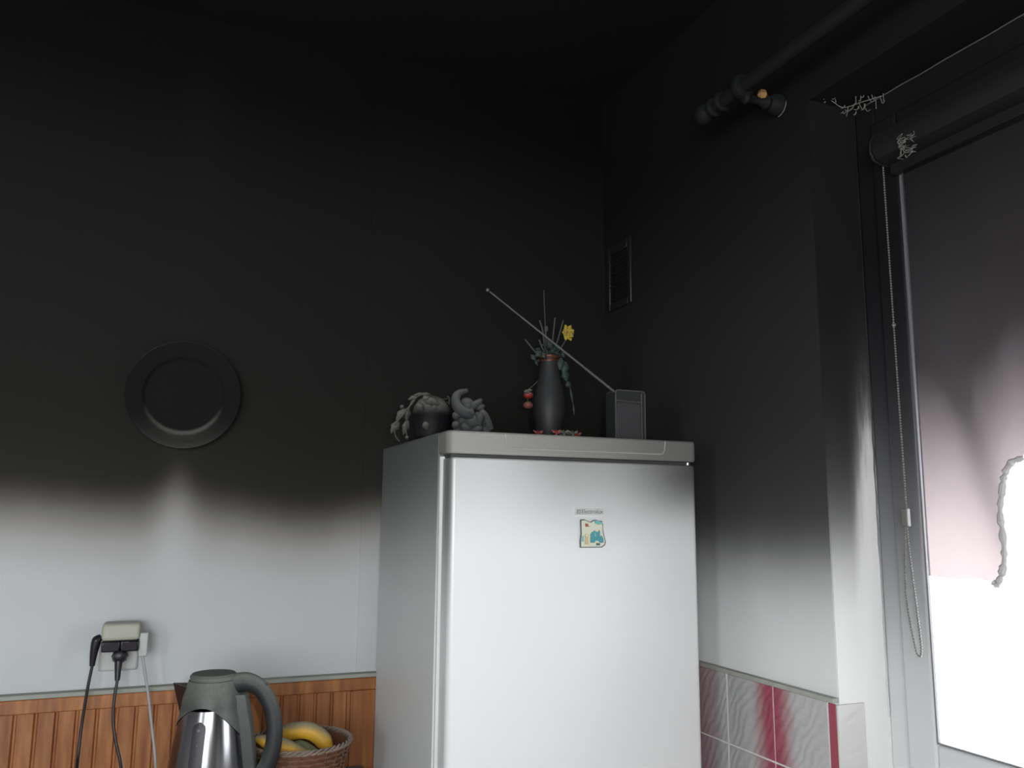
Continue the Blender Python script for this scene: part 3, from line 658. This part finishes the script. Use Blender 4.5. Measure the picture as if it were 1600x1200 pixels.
# dark pot with withered garland
PY = 1.83
def gz(zx, zy, Y=PY): return at(590+zx/7.62, 580+zy/7.62, Y)
pcn = gz(640, 600); ps = .00019*1.03
gp = thing('potted_plant', 'dark round pot draped with ash-covered withered leaves at the left of the refrigerator top', 'plant', Vector((pcn.x, PY, FT)))
H_ = gz(620, 290).z-FT
MB().lathe([(.030, 0), (.040, .006), (.0455, H_*.3), (.046, H_*.5), (.040, H_*.75), (.030, H_*.9), (.014, H_*.98), (.002, H_)], Vector((pcn.x, PY, FT)), (0, 0, 1), 32).build('pot', M['pot'], gp)
def leaf(mb, a, b, w, curl=.25, nrm=None):
    a = Vector(a); b = Vector(b); d = b-a; L = d.length; t = d.normalized(); n_ = Vector(nrm) if nrm else Vector((-.2, -1, .35)); s_ = t.cross(n_).normalized(); n_ = s_.cross(t).normalized()
    m = 8; rows_ = []
    for i in range(m+1):
        u = i/m; hw = w*math.sin(PI*min(.98, max(.03, u**.8)))*.5*(1+.15*math.sin(u*17)); c_ = a+d*u+n_*(curl*L*math.sin(PI*u)*.4)
        rows_ += [c_-s_*hw-n_*hw*.35, c_-s_*hw*.5, c_+n_*hw*.12, c_+s_*hw*.5, c_+s_*hw-n_*hw*.35]
    back = [p-n_*.0009 for p in rows_]; N = len(rows_); fs = []
    for i in range(m):
        for k_ in range(4):
            q_ = i*5+k_; fs.append((q_, q_+1, q_+6, q_+5)); fs.append((q_+N, q_+5+N, q_+6+N, q_+1+N))
        for k_ in (0, 4): fs.append((i*5+k_, (i+1)*5+k_, (i+1)*5+k_+N, i*5+k_+N))
    for r_ in (0, m):
        for k_ in range(4): fs.append((r_*5+k_, r_*5+k_+1, r_*5+k_+1+N, r_*5+k_+N))
    mb.add(rows_+back, fs)
lf = MB(); yl = 1.86
for a, b, wd in [((330,440),(215,600),95), ((250,590),(155,740),100), ((360,430),(345,600),80), ((360,580),(305,760),85), ((470,300),(360,340),70), ((560,265),(420,290),50), ((640,290),(520,262),60), ((540,330),(620,300),90),
                 ((560,360),(700,330),120), ((600,330),(740,400),110), ((480,380),(540,470),90), ((640,400),(720,450),90), ((450,330),(370,430),40), ((300,400),(275,450),50), ((560,600),(600,700),90)]:
    near = PY-.042 if a[0] > 460 and a[1] > 320 else yl
    leaf(lf, gz(a[0], a[1], near), gz(b[0], b[1], near), wd*.00019)
lf.build('withered_leaves', M['witherleaf'], gp, ang=70)
st = MB()
for P, r in [([(620,275),(480,300),(380,420),(300,520),(200,640)], 9), ([(440,350),(370,450),(345,600),(335,700),(355,790)], 8), ([(200,700),(215,780),(262,835)], 8), ([(780,345),(820,440),(850,560),(870,640)], 9), ([(715,330),(860,330)], 6), ([(770,372),(850,375)], 8), ([(830,300),(855,330),(850,400)], 12)]:
    st.tube(spline([gz(a, b, yl-.01) for a, b in P], 5), r*.00019, 7)
st.ball(gz(350, 790, yl-.01), .0045, 10, 6); st.ball(gz(290, 425, yl-.01), .005, 10, 6)
st.build('stems', M['witherleaf'], gp)

# vase with dried bouquet
VY = 1.75
def vz(zx, zy, Y=VY): return at(740+zx/4.443, 430+zy/4.443, Y)
vc = vz(527, 800); vb = Vector((vc.x, VY, FT)); zt = vz(527, 565).z; k_ = .000332
def hz(zy): return vz(527, zy).z-FT
va = thing('vase', 'tall sooty pear-shaped vase holding dried flowers and twigs on the refrigerator', 'vase', vb)
prof = [(.026, 0), (.029, .003), (.034, hz(1010)), (118*k_, hz(950)), (113*k_, hz(870)), (98*k_, hz(790)), (82*k_, hz(730)), (74*k_, hz(690)), (70*k_, hz(640)), (66*k_, hz(610)), (68*k_, hz(575)), (74*k_, hz(565)), (62*k_, hz(567)), (56*k_, hz(620))]
vo = MB().lathe(prof, vb, (0, 0, 1), 48, capt=True).build('vessel', M['dark_glaze'], va, ang=50)
MB().lathe([(70*k_, hz(606)), (72*k_, hz(600)), (72*k_, hz(594)), (70*k_, hz(590))], vb, (0, 0, 1), 40, capb=False, capt=False).build('neck_band', M['copper'], va)
MB().lathe([(70*k_, hz(584)), (75*k_, hz(578)), (77*k_, hz(566)), (72*k_, hz(562))], vb, (0, 0, 1), 40, capb=False, capt=False).build('neck_band', M['copper'], va)
tw = MB(); base_t = vb+Vector((0, 0, hz(600)))
for (a, b), (c_, d_), r in [((487,105),(498,365),3.2), ((498,360),(510,560),7), ((565,295),(550,440),5.5), ((550,440),(535,560),6), ((622,315),(585,450),5.5), ((585,450),(545,560),6), ((458,312),(478,375),5.5), ((478,375),(505,560),6), ((357,445),(430,535),5.5), ((430,535),(500,575),6), ((455,448),(475,500),6), ((475,500),(510,570),6), ((640,450),(610,500),5), ((610,500),(545,570),5)]:
    tw.tube([vz(a, b), vz(c_, d_)], r*k_, 8)
tw.ball(vz(505, 372), 14*k_, 8, 5, (1, 1, 1.6)); tw.build('twigs', M['stick'], va)
gr = MB()
for i in range(46):
    a = random.uniform(0, 2*PI); rr = random.uniform(.0, .026); p = base_t+Vector((math.cos(a)*rr, math.sin(a)*rr, random.uniform(.002, .026)*(1-rr*18+.5)))
    e = p+Vector((math.cos(a), math.sin(a), random.uniform(-.2, .9))).normalized()*random.uniform(.012, .020)
    leaf(gr, p, e, random.uniform(.006, .010), nrm=(random.uniform(-.5, .5), -1, .5))
for a, b, c_, d_ in [((430,560),(400,578),60,0), ((470,530),(430,560),60,0), ((500,545),(470,560),60,0), ((610,580),(600,660),70,0), ((640,600),(625,690),70,0), ((630,660),(650,740),60,0), ((650,740),(675,780),50,0), ((670,780),(690,900),22,0), ((692,890),(698,975),16,0), ((430,590),(448,630),24,0), ((620,530),(632,575),40,0)]:
    leaf(gr, vz(a[0], a[1], VY-.02), vz(b[0], b[1], VY-.02), c_*k_)
gr.build('foliage', M['leafgreen'], va, ang=70)
g2 = MB(); g2.ball(vz(518, 478, VY-.015), 30*k_, 12, 8); 
for i in range(10):
    a = i*2*PI/10; c0 = vz(518, 478, VY-.02); leaf(g2, c0, c0+Vector((math.cos(a)*.012, -.006, math.sin(a)*.012)), .007)
g2.build('sooty_bloom', M['leafgreen'], va, ang=70)
yfm = MB(); yc = vz(655, 400, VY-.01)
for ring, (n_, L, el) in enumerate([(6, .021, .1), (6, .019, .6), (5, .014, 1.0), (4, .010, 1.3)]):
    for i in range(n_):
        a = i*2*PI/n_+ring*.35; dv = Vector((math.cos(a)*math.cos(el)*.75, -math.sin(el), math.sin(a)*math.cos(el)*1.05))
        leaf(yfm, yc, yc+dv*L, .016, nrm=(math.cos(a)*.3, -1, math.sin(a)*.3))
yfm.build('yellow_flower', M['yellow'], va, ang=70)
def rosebud(nm, zx, zy, m):
    f_ = MB(); c0 = vz(zx, zy, VY-.005); f_.ball(c0, 30*k_, 14, 8, (1.15, 1.1, .85))
    for i in range(8):
        a = i*2*PI/8; leaf(f_, c0+Vector((math.cos(a)*.004, math.sin(a)*.004, .006)), c0+Vector((math.cos(a)*.012, math.sin(a)*.012, -.003)), .010, nrm=(math.cos(a), math.sin(a), .6))
    f_.build(nm, m, va, ang=70)
rosebud('red_flower', 380, 832, M['red']); rosebud('salmon_flower', 378, 902, M['salmon'])
s2 = MB(); s2.tube(spline([vz(445, 735, VY-.03), vz(410, 770, VY-.02), vz(375, 808, VY-.01), vz(378, 900, VY-.005)], 5), 3*k_, 6)
leaf(s2, vz(385, 800, VY-.02), vz(350, 810, VY-.02), .010); leaf(s2, vz(375, 795, VY-.02), vz(410, 800, VY-.02), .008)
s2.build('flower_stalk', M['witherleaf'], va, ang=70)
# small fallen flowers at the foot of the vase
for zx, zy, Yf_, r, kind in [(608,1092,1.690,20,0), (650,1088,1.705,22,0), (628,1102,1.668,18,0), (690,1098,1.672,18,0), (715,1090,1.700,15,1), (450,1092,1.700,14,1), (575,1098,1.672,13,1)]:
    Yf_ -= .080; c0 = vz(zx, zy, Yf_); c0.z = FT+.0075; mb_ = MB(); mb_.ball(c0, r*k_*.5, 10, 6, (1.2, 1, .8))
    for i in range(6):
        a = i*2*PI/6; leaf(mb_, c0-Vector((0, 0, .002)), c0+Vector((math.cos(a)*.012, math.sin(a)*.010, .004)), .009, nrm=(0, -.4, 1))
    mb_.lathe([(.003, 0), (.0025, c0.z-FT)], (c0.x, c0.y, FT), (0, 0, 1), 8)
    o = mb_.build('fallen_flower', M['red'] if kind else M['witherleaf'], loc=Vector((c0.x, c0.y, FT)), ang=70)
    tag(o, 'tiny red artificial flower lying on the refrigerator top in front of the vase' if kind else 'tiny ash-grey artificial flower lying on the refrigerator top in front of the vase', 'flower', 'red fallen flowers by the vase' if kind else 'grey fallen flowers by the vase')

# radio with telescopic antenna
AY = 1.655
def az_(px, py): p = at(px, py, AY); return p
p0 = az_(962, 684); p1 = az_(1009, 684); ztop = az_(985, 610).z
ra = thing('radio', 'small upright grey radio box with a long slanting aerial standing on the refrigerator', 'radio', Vector(((p0.x+p1.x)/2, AY+.02, FT)))
def rrect(x0, x1, z0, z1, r, n=5): return arc(x0+r, z0+.002, .002, PI, PI*1.5, n)+arc(x1-.002, z0+.002, .002, PI*1.5, 2*PI, n)+arc(x1-r, z1-r, r, 0, PI/2, n)+arc(x0+r, z1-r, r, PI/2, PI, n)
rx0, rx1 = p0.x, p1.x
MB().prism([Vector((a, AY, b)) for a, b in [(rx0, FT+.0005), (rx1, FT+.0005)]+arc(rx1-.008, ztop-.008, .008, 0, PI/2)+arc(rx0+.008, ztop-.008, .008, PI/2, PI)], (0, .045, 0)).build('case', M['radio'], ra, bevel=.002)
MB().prism([Vector((a, AY-.0012, b)) for a, b in [(rx0+.005, FT+.004), (rx1-.013, FT+.004), (rx1-.013, ztop-.030), (rx0+.005, ztop-.028)]], (0, .002, 0)).build('speaker_panel', M['radio_face'], ra, bevel=.001)
rr_ = MB(); rr_.tube([Vector((a, AY-.0005, b)) for a, b in [(rx1-.010, FT+.001), (rx1-.010, ztop-.006)]], .0012, 6)
rr_.tube([Vector((a, AY-.0005, b)) for a, b in [(rx0+.001, FT+.001), (rx0+.001, ztop-.008)]+arc(rx0+.008, ztop-.008, .0072, PI, PI/2)+arc(rx1-.008, ztop-.008, .0072, PI/2, 0)+[(rx1-.001, FT+.001)]], .0012, 6)
rr_.tube([Vector((rx0+.004, AY-.0005, ztop-.025)), Vector((rx1-.012, AY-.0005, ztop-.027))], .0009, 6)
rr_.build('case_edging', M['radio_rim'], ra)
A0 = az_(966, 614); A1 = az_(762, 453); A0.y = AY+.008; A1 = at(762, 453, AY+.008)
an = MB(); d_ = A1-A0
for i, (u0_, u1_, r) in enumerate([(0, .25, .0030), (.25, .5, .0025), (.5, .75, .0021), (.75, .985, .0017)]): an.tube([A0+d_*u0_, A0+d_*u1_], r, 10)
ao = an.build('antenna', M['antenna'], ra); MB().ball(A1, .0042, 12, 8).build('antenna_tip', M['antenna'], ao)
MB().ball(A0+Vector((.002, 0, -.001)), .0055, 12, 8).build('antenna_joint', M['radio'], ao)

# ------------------------------------------------------------------ worktop run
ZW = .835
o = MB().box((-1.2, 1.50, ZW-.036), (.505, yb-.0085, ZW)).build('worktop', M['worktop'], loc=(-.35, 1.85, ZW-.036), bevel=.003); tag(o, 'long laminate kitchen worktop below the pine boarding', 'worktop')
cb = thing('base_cabinet', 'pale kitchen base cabinet carrying the worktop', 'cabinet', (-.35, 1.85, 0))
MB().box((-1.2, 1.56, .08), (.50, 2.17, ZW-.037)).build('carcass', M['cabinet'], cb)
MB().box((-1.18, 1.60, 0), (.48, 2.15, .08)).build('plinth', M['dark_gap'], cb)
for i in range(3):
    d0 = MB().box((-1.197+i*.566, 1.54, .09), (-1.197+i*.566+.56, 1.5595, ZW-.045)).build('door', M['cabinet'], cb, bevel=.002)
    MB().tube([(-.85+i*.566-.06, 1.515, .73), (-.85+i*.566+.06, 1.515, .73)], .005, 10).tube([(-.85+i*.566-.05, 1.515, .73), (-.85+i*.566-.05, 1.541, .73)], .004, 8).tube([(-.85+i*.566+.05, 1.515, .73), (-.85+i*.566+.05, 1.541, .73)], .004, 8).build('handle', M['chrome'], d0)

# ------------------------------------------------------------------ kettle (local frame: handle towards +x)
KY = 1.85; KS = 1.12; kc = at(338, 1120, KY)
kt = thing('kettle', 'brushed steel electric kettle with ash-dusted lid and curved handle on the worktop', 'kettle', Vector((kc.x-.010, KY, ZW)), rz=math.radians(-20)); kt.scale = (KS, KS, KS)
KH = (at(338, 1055, KY).z-ZW)/KS
MB().lathe([(.074, .0), (.078, .004), (.078, .014), (.072, .019)], (0,0,0), (0,0,1), 40).build('power_base', M['black_plastic'], kt, local=True, bevel=.001)
def kr(z):   # body radius
    t_ = (z-.02)/(KH-.02); return .0755*(1-t_)+.0385*t_+.006*math.sin(PI*t_)
zs = [.020+(KH*.80-.020)*i/14 for i in range(15)]
MB().lathe([(kr(z), z) for z in zs], (0,0,0), (0,0,1), 64).build('steel_body', M['steel'], kt, local=True, ang=50)
# plastic collar with arched lower edge
col_ = MB(); seg = 64; vs = []; nn = 12
for i in range(nn+1):
    for k in range(seg):
        a = 2*PI*k/seg
        front = math.cos(a-math.radians(-90))      # 1 towards the viewer side
        zlow = KH*.70+.020*max(0, front)**1.0*1.6-.030*max(0, math.cos(a))**2-.012*max(0,-math.cos(a))**2
        z = zlow+(KH*.975-zlow)*i/nn
        r = kr(min(z, KH*.8)) if z < KH*.8 else kr(KH*.8)-(kr(KH*.8)-.040)*((z-KH*.8)/(KH*.175))**1.6
        vs.append((math.cos(a)*(r+.0012), math.sin(a)*(r+.0012), z))
fs = [(i*seg+k, i*seg+(k+1) % seg, (i+1)*seg+(k+1) % seg, (i+1)*seg+k) for i in range(nn) for k in range(seg)]
fs.append(tuple(nn*seg+k for k in range(seg)))
col_.add(vs, fs); col_.build('collar', M['kettle_plastic'], kt, local=True, ang=60)
ld = MB().lathe([(.036, -.002), (.040, .002), (.0405, .007), (.037, .011), (.020, .0125), (.001, .013)], (0.001, 0, KH*.975), Vector((-.06, 0, 1)), 48)
ld.build('lid', M['kettle_lid'], kt, local=True, ang=40)
sp_ = MB(); zsn = KH*.93
sp_.prism([Vector((-.032, -.022, zsn)), Vector((-.070, 0, zsn+.004)), Vector((-.032, .022, zsn))], (0, 0, .001))
vs = [(-.036, -.024, zsn+.002), (-.071, 0, zsn+.006), (-.036, .024, zsn+.002), (-.046, -.018, zsn-.050), (-.052, 0, zsn-.058), (-.046, .018, zsn-.050), (-.03, 0, zsn+.0), (-.03, 0, zsn-.05)]
sp_ = MB().add(vs, [(0,1,4,3), (1,2,5,4), (0,6,1), (1,6,2), (3,4,7), (4,5,7), (0,3,7,6), (2,6,7,5)])
sp_.build('spout', M['black_plastic'], kt, local=True, bevel=.001)
hp = [(.036, 0, KH*.945), (.062, 0, KH*.955), (.088, 0, KH*.90), (.108, 0, KH*.76), (.113, 0, KH*.58), (.103, 0, KH*.42), (.086, 0, KH*.33), (.070, 0, KH*.37)]
hd = MB().tube(spline(hp, 8), lerps([.018, .0165, .0145, .0140, .0145, .0150, .0155, .015], 8), 18, squash=.85, upv=(0, 1, 0))
hd.build('handle', M['kettle_handle'], kt, local=True)
MB().obox((.087, 0, KH*.955), (.010, 0, -.0048), (0, .006, 0), (.0012, 0, .0025)).build('lid_switch', M['black_plastic'], kt, local=True, bevel=.001)
sn = MB(); vs = []
for i in range(13):
    z = KH*.12+(KH*.88-KH*.12)*i/12; r = kr(min(z, KH*.8))-.004-(0 if z < KH*.8 else (z-KH*.8)*.25)
    vs += [(r, -.017, z), (r+.019, -.013, z), (r+.023, 0, z), (r+.019, .013, z), (r, .017, z)]
fs = [(i*5+k, i*5+k+1, (i+1)*5+k+1, (i+1)*5+k) for i in range(12) for k in range(4)]+[(i*5+4, i*5, (i+1)*5, (i+1)*5+4) for i in range(12)]+[(0,1,2,3,4), (64,63,62,61,60)]
sn.add(vs, fs); sn.build('rear_spine', M['kettle_plastic'], kt, local=True, ang=60, bevel=.001)
ag = math.radians(-93)
def gp_(a, z, off): r = kr(z)+off; return Vector((math.cos(a)*r, math.sin(a)*r, z))
ga = MB(); gz0, gz1 = KH*.30, KH*.74; vs = []; ng = 20
for i in range(ng+1):
    u = i/ng; z = gz0+(gz1-gz0)*u; e = min(u, 1-u)*(gz1-gz0); hw = .0115*math.sqrt(max(0.02, 1-(max(0, .0115-e)/.0115)**2))
    for k in range(5):
        a = ag+(k/2-1)*hw/kr(z); vs.append(gp_(a, z, .0012 if 0 < k < 4 else .0002))
fs = [(i*5+k, i*5+k+1, (i+1)*5+k+1, (i+1)*5+k) for i in range(ng) for k in range(4)]
ga.add(vs, fs); go = ga.build('water_gauge', M['gauge'], kt, local=True, ang=60)
for z in (KH*.34, KH*.46, KH*.60, KH*.69): MB().ball(gp_(ag, z, .0008), .0038 if z < KH*.4 or z > KH*.68 else .0016, 10, 6).build('gauge_mark', M['gauge_dot'], go, local=True)

# ------------------------------------------------------------------ fruit basket
BYc = 1.93; bc = at(467, 1165, BYc); BR = .108; ZR = .968
bs = thing('fruit_basket', 'round brown wicker basket with pale twisted rim holding bananas beside the kettle', 'basket', Vector((bc.x, BYc, ZW)))
bB = Vector((bc.x, BYc, 0))
def rb(z): return .080+(BR-.080)*((z-ZW)/(ZR-ZW))
wv_ = MB(); rows_n = 13
for i in range(rows_n):
    z = ZW+.005+i*(ZR-ZW-.010)/(rows_n-1)
    P = []
    for k in range(97):
        a = 2*PI*k/96; P.append(bB+Vector((math.cos(a)*(rb(z)+.0022*math.sin(a*24+PI*(i % 2))), math.sin(a)*(rb(z)+.0022*math.sin(a*24+PI*(i % 2))), z)))
    wv_.tube(P, .0026, 6, cap=False)
wv_.build('woven_side', M['wicker'], bs)
MB().lathe([(.0785, ZW+.006), (BR-.0035, ZR-.004), (BR-.0065, ZR-.004), (.0755, ZW+.006)], bB, (0,0,1), 48, capb=False, capt=False).build('lining', M['wicker'], bs)
sk = MB()
for k in range(24):
    a = 2*PI*(k+.5)/24; sk.tube([bB+Vector((math.cos(a)*rb(ZW), math.sin(a)*rb(ZW), ZW+.003)), bB+Vector((math.cos(a)*rb(ZR), math.sin(a)*rb(ZR), ZR))], .0022, 6)
sk.build('stakes', M['wicker'], bs)
MB().lathe([(.080, 0), (.080, .006)], Vector((bc.x, BYc, ZW)), (0,0,1), 40).build('basket_base', M['wicker'], bs)
for ph in range(3):
    P = []
    for k in range(145):
        a = 2*PI*k/144; b = a*15+ph*2*PI/3; P.append(bB+Vector((math.cos(a)*(BR+.004*math.cos(b)), math.sin(a)*(BR+.004*math.cos(b)), ZR+.004*math.sin(b))))
    MB().tube(P, .0026, 6, cap=False).build('rim_cord', M['wicker_rim'], bs)

def kz(zx, zy, Y): return at(250+zx/5.16, 1020+zy/5.16, Y)
def banana(label, P, r, m, flip=False):
    pts = spline(P, 7); n_ = len(pts); rr = []
    for i in range(n_):
        u = i/(n_-1); rr.append(r*(min(1, .32+2.6*u) if u < .26 else min(1, .28+2.9*(1-u))))
    root = thing('banana', label, 'banana', pts[n_//2]-Vector((0, 0, r)), 'bananas in the wicker basket')
    b = MB().tube(pts, rr, 10); b.build('peel', m, root, ang=50)
    e0 = pts[0]+(pts[0]-pts[1]).normalized()*.014; MB().tube([pts[0], e0], [r*.34, r*.26], 8).build('stem', M['stem'], root)
    e1 = pts[-1]+(pts[-1]-pts[-2]).normalized()*.003; MB().tube([pts[-1], e1], [r*.30, r*.18], 8).build('tip', M['stem'], root)
banana('dusty yellow banana arching highest over the others in the basket', [kz(900, 700, 1.965), kz(990, 655, 1.955), kz(1090, 630, 1.95), kz(1200, 630, 1.94), kz(1290, 680, 1.935), kz(1345, 760, 1.93), kz(1360, 850, 1.93)], .0185, M['banana'])
banana('dusty yellow banana lying low at the front left of the basket', [kz(770, 690, 1.885), kz(860, 715, 1.88), kz(960, 745, 1.875), kz(1060, 790, 1.875), kz(1150, 840, 1.885), kz(1210, 900, 1.90)], .0175, M['banana'])
banana('greenish banana tucked under the arching one in the basket', [kz(1040, 760, 1.925), kz(1110, 765, 1.92), kz(1190, 800, 1.918), kz(1250, 850, 1.915), kz(1275, 910, 1.91)], .0165, M['banana_green'])

# ------------------------------------------------------------------ wall socket, adapter and plugs
def oz(zx, zy, Y): return at(110+zx/4.8, 950+zy/4.8, Y)
YP = YB
a_ = oz(225, 240, YP-.012); b_ = oz(500, 465, YP-.012)
sk_ = thing('wall_socket', 'pale wall socket frame behind the dusty adapter on the back wall', 'socket', Vector(((a_.x+b_.x)/2, YB, b_.z)))
MB().box((a_.x, YB-.012, b_.z), (b_.x, YB, b_.z+.083)).build('socket_frame', M['socket'], sk_, bevel=.005, bseg=3)
MB().lathe([(.024, 0), (.024, .003)], Vector(((a_.x+b_.x)/2, YB-.015, b_.z+.0415)), (0, 1, 0), 32).build('socket_insert', M['plug_white'], sk_)
YA = YB-.075
c0 = oz(240, 115, YA); c1 = oz(520, 240, YA); c2 = oz(515, 322, YA)
ad = thing('socket_adapter', 'dusty beige multi-socket adapter with glossy dark band plugged into the wall', 'adapter', Vector(((c0.x+c1.x)/2, YB-.045, c2.z)))
MB().box((c0.x, YA, c1.z), (c1.x, YB-.016, c0.z-.002)).build('housing', M['adapter_body'], ad, bevel=.008, bseg=4)
MB().box((c0.x+.0015, YA-.001, c2.z), ((c0.x+c1.x)/2-.0006, YB-.02, c1.z-.0003)).box(((c0.x+c1.x)/2+.0006, YA-.001, c2.z), (c1.x-.001, YB-.02, c1.z-.0003)).build('dark_band', M['adapter_band'], ad, bevel=.003, bseg=3)
def cable(P, r): return MB().tube(spline(P, 10), r, 10)
# left angled plug
lp = thing('power_plug', 'black angled plug with black cable on the left side of the adapter', 'plug', oz(180, 430, YA+.01))
e = YA+.016
MB().tube(spline([oz(232, 215, e), oz(200, 240, e), oz(185, 290, e), oz(172, 360, e), oz(163, 435, e)], 5), lerps([.0065, .0105, .0095, .0075, .0055], 5), 14).build('plug_body', M['plug_black'], lp)
cable([oz(165, 430, e), oz(130, 600, e), oz(85, 880, e), oz(58, 1100, e-.01), oz(45, 1230, e-.03), Vector((oz(40, 1250, e-.04).x, e-.05, ZW+.03)), Vector((oz(40, 1250, e-.04).x, e-.10, ZW+.006))], .0032).build('cable', M['cord_black'], lp)
# centre round plug
cp = thing('power_plug', 'round black plug with black cable facing out below the adapter band', 'plug', oz(365, 545, YA-.01))
e = YA+.0
pc_ = oz(367, 375, e)
MB().lathe([(.0150, 0), (.0160, .006), (.0160, .026), (.0120, .034), (.006, .037)], pc_+Vector((0, .050, 0)), (0, -1, 0), 24).build('plug_body', M['plug_black'], cp, bevel=.001)
ri = MB()
for k in range(10):
    a = 2*PI*k/10; ri.tube([pc_+Vector((math.cos(a)*.0158, .044, math.sin(a)*.0158)), pc_+Vector((math.cos(a)*.0158, .026, math.sin(a)*.0158))], .0016, 6)
ri.build('grip_ribs', M['plug_black'], cp)
MB().tube([oz(362, 400, e+.02), oz(357, 470, e+.016), oz(352, 545, e+.012)], [.0085, .0068, .0052], 12).build('cable_sleeve', M['plug_black'], cp)
cable([oz(353, 540, e+.012), oz(330, 680, e+.006), oz(320, 830, e), oz(340, 1000, e-.01), oz(375, 1160, e-.02), Vector((oz(400, 1240, e-.03).x, e-.045, ZW+.03)), Vector((oz(400, 1240, e-.03).x, e-.09, ZW+.006))], .0032).build('cable', M['cord_black'], cp)
# right white plug
wp = thing('power_plug', 'flat white plug with white cable on the right side of the adapter', 'plug', oz(545, 360, YA+.01))
e = YA+.018; q0 = oz(520, 182, e); q1 = oz(575, 358, e)
MB().box((q0.x, e-.010, q1.z), (q1.x, e+.022, q0.z)).build('plug_body', M['plug_white'], wp, bevel=.003, bseg=3)
rb_ = MB()
for k in range(4): zq = q1.z+.004+k*.0035; rb_.box((q0.x+.001, e-.0115, zq), (q0.x+.007, e-.009, zq+.0015))
rb_.build('grip_ribs', M['plug_white'], wp)
cable([oz(540, 355, e), oz(560, 480, e), oz(585, 660, e), oz(610, 880, e-.005), oz(632, 1080, e-.012), oz(640, 1220, e-.03), Vector((oz(645, 1260, e-.03).x, e-.055, ZW+.03)), Vector((oz(645, 1260, e-.03).x, e-.10, ZW+.006))], .0031).build('cable', M['cord_white'], wp)
# thin stray thread on the wall
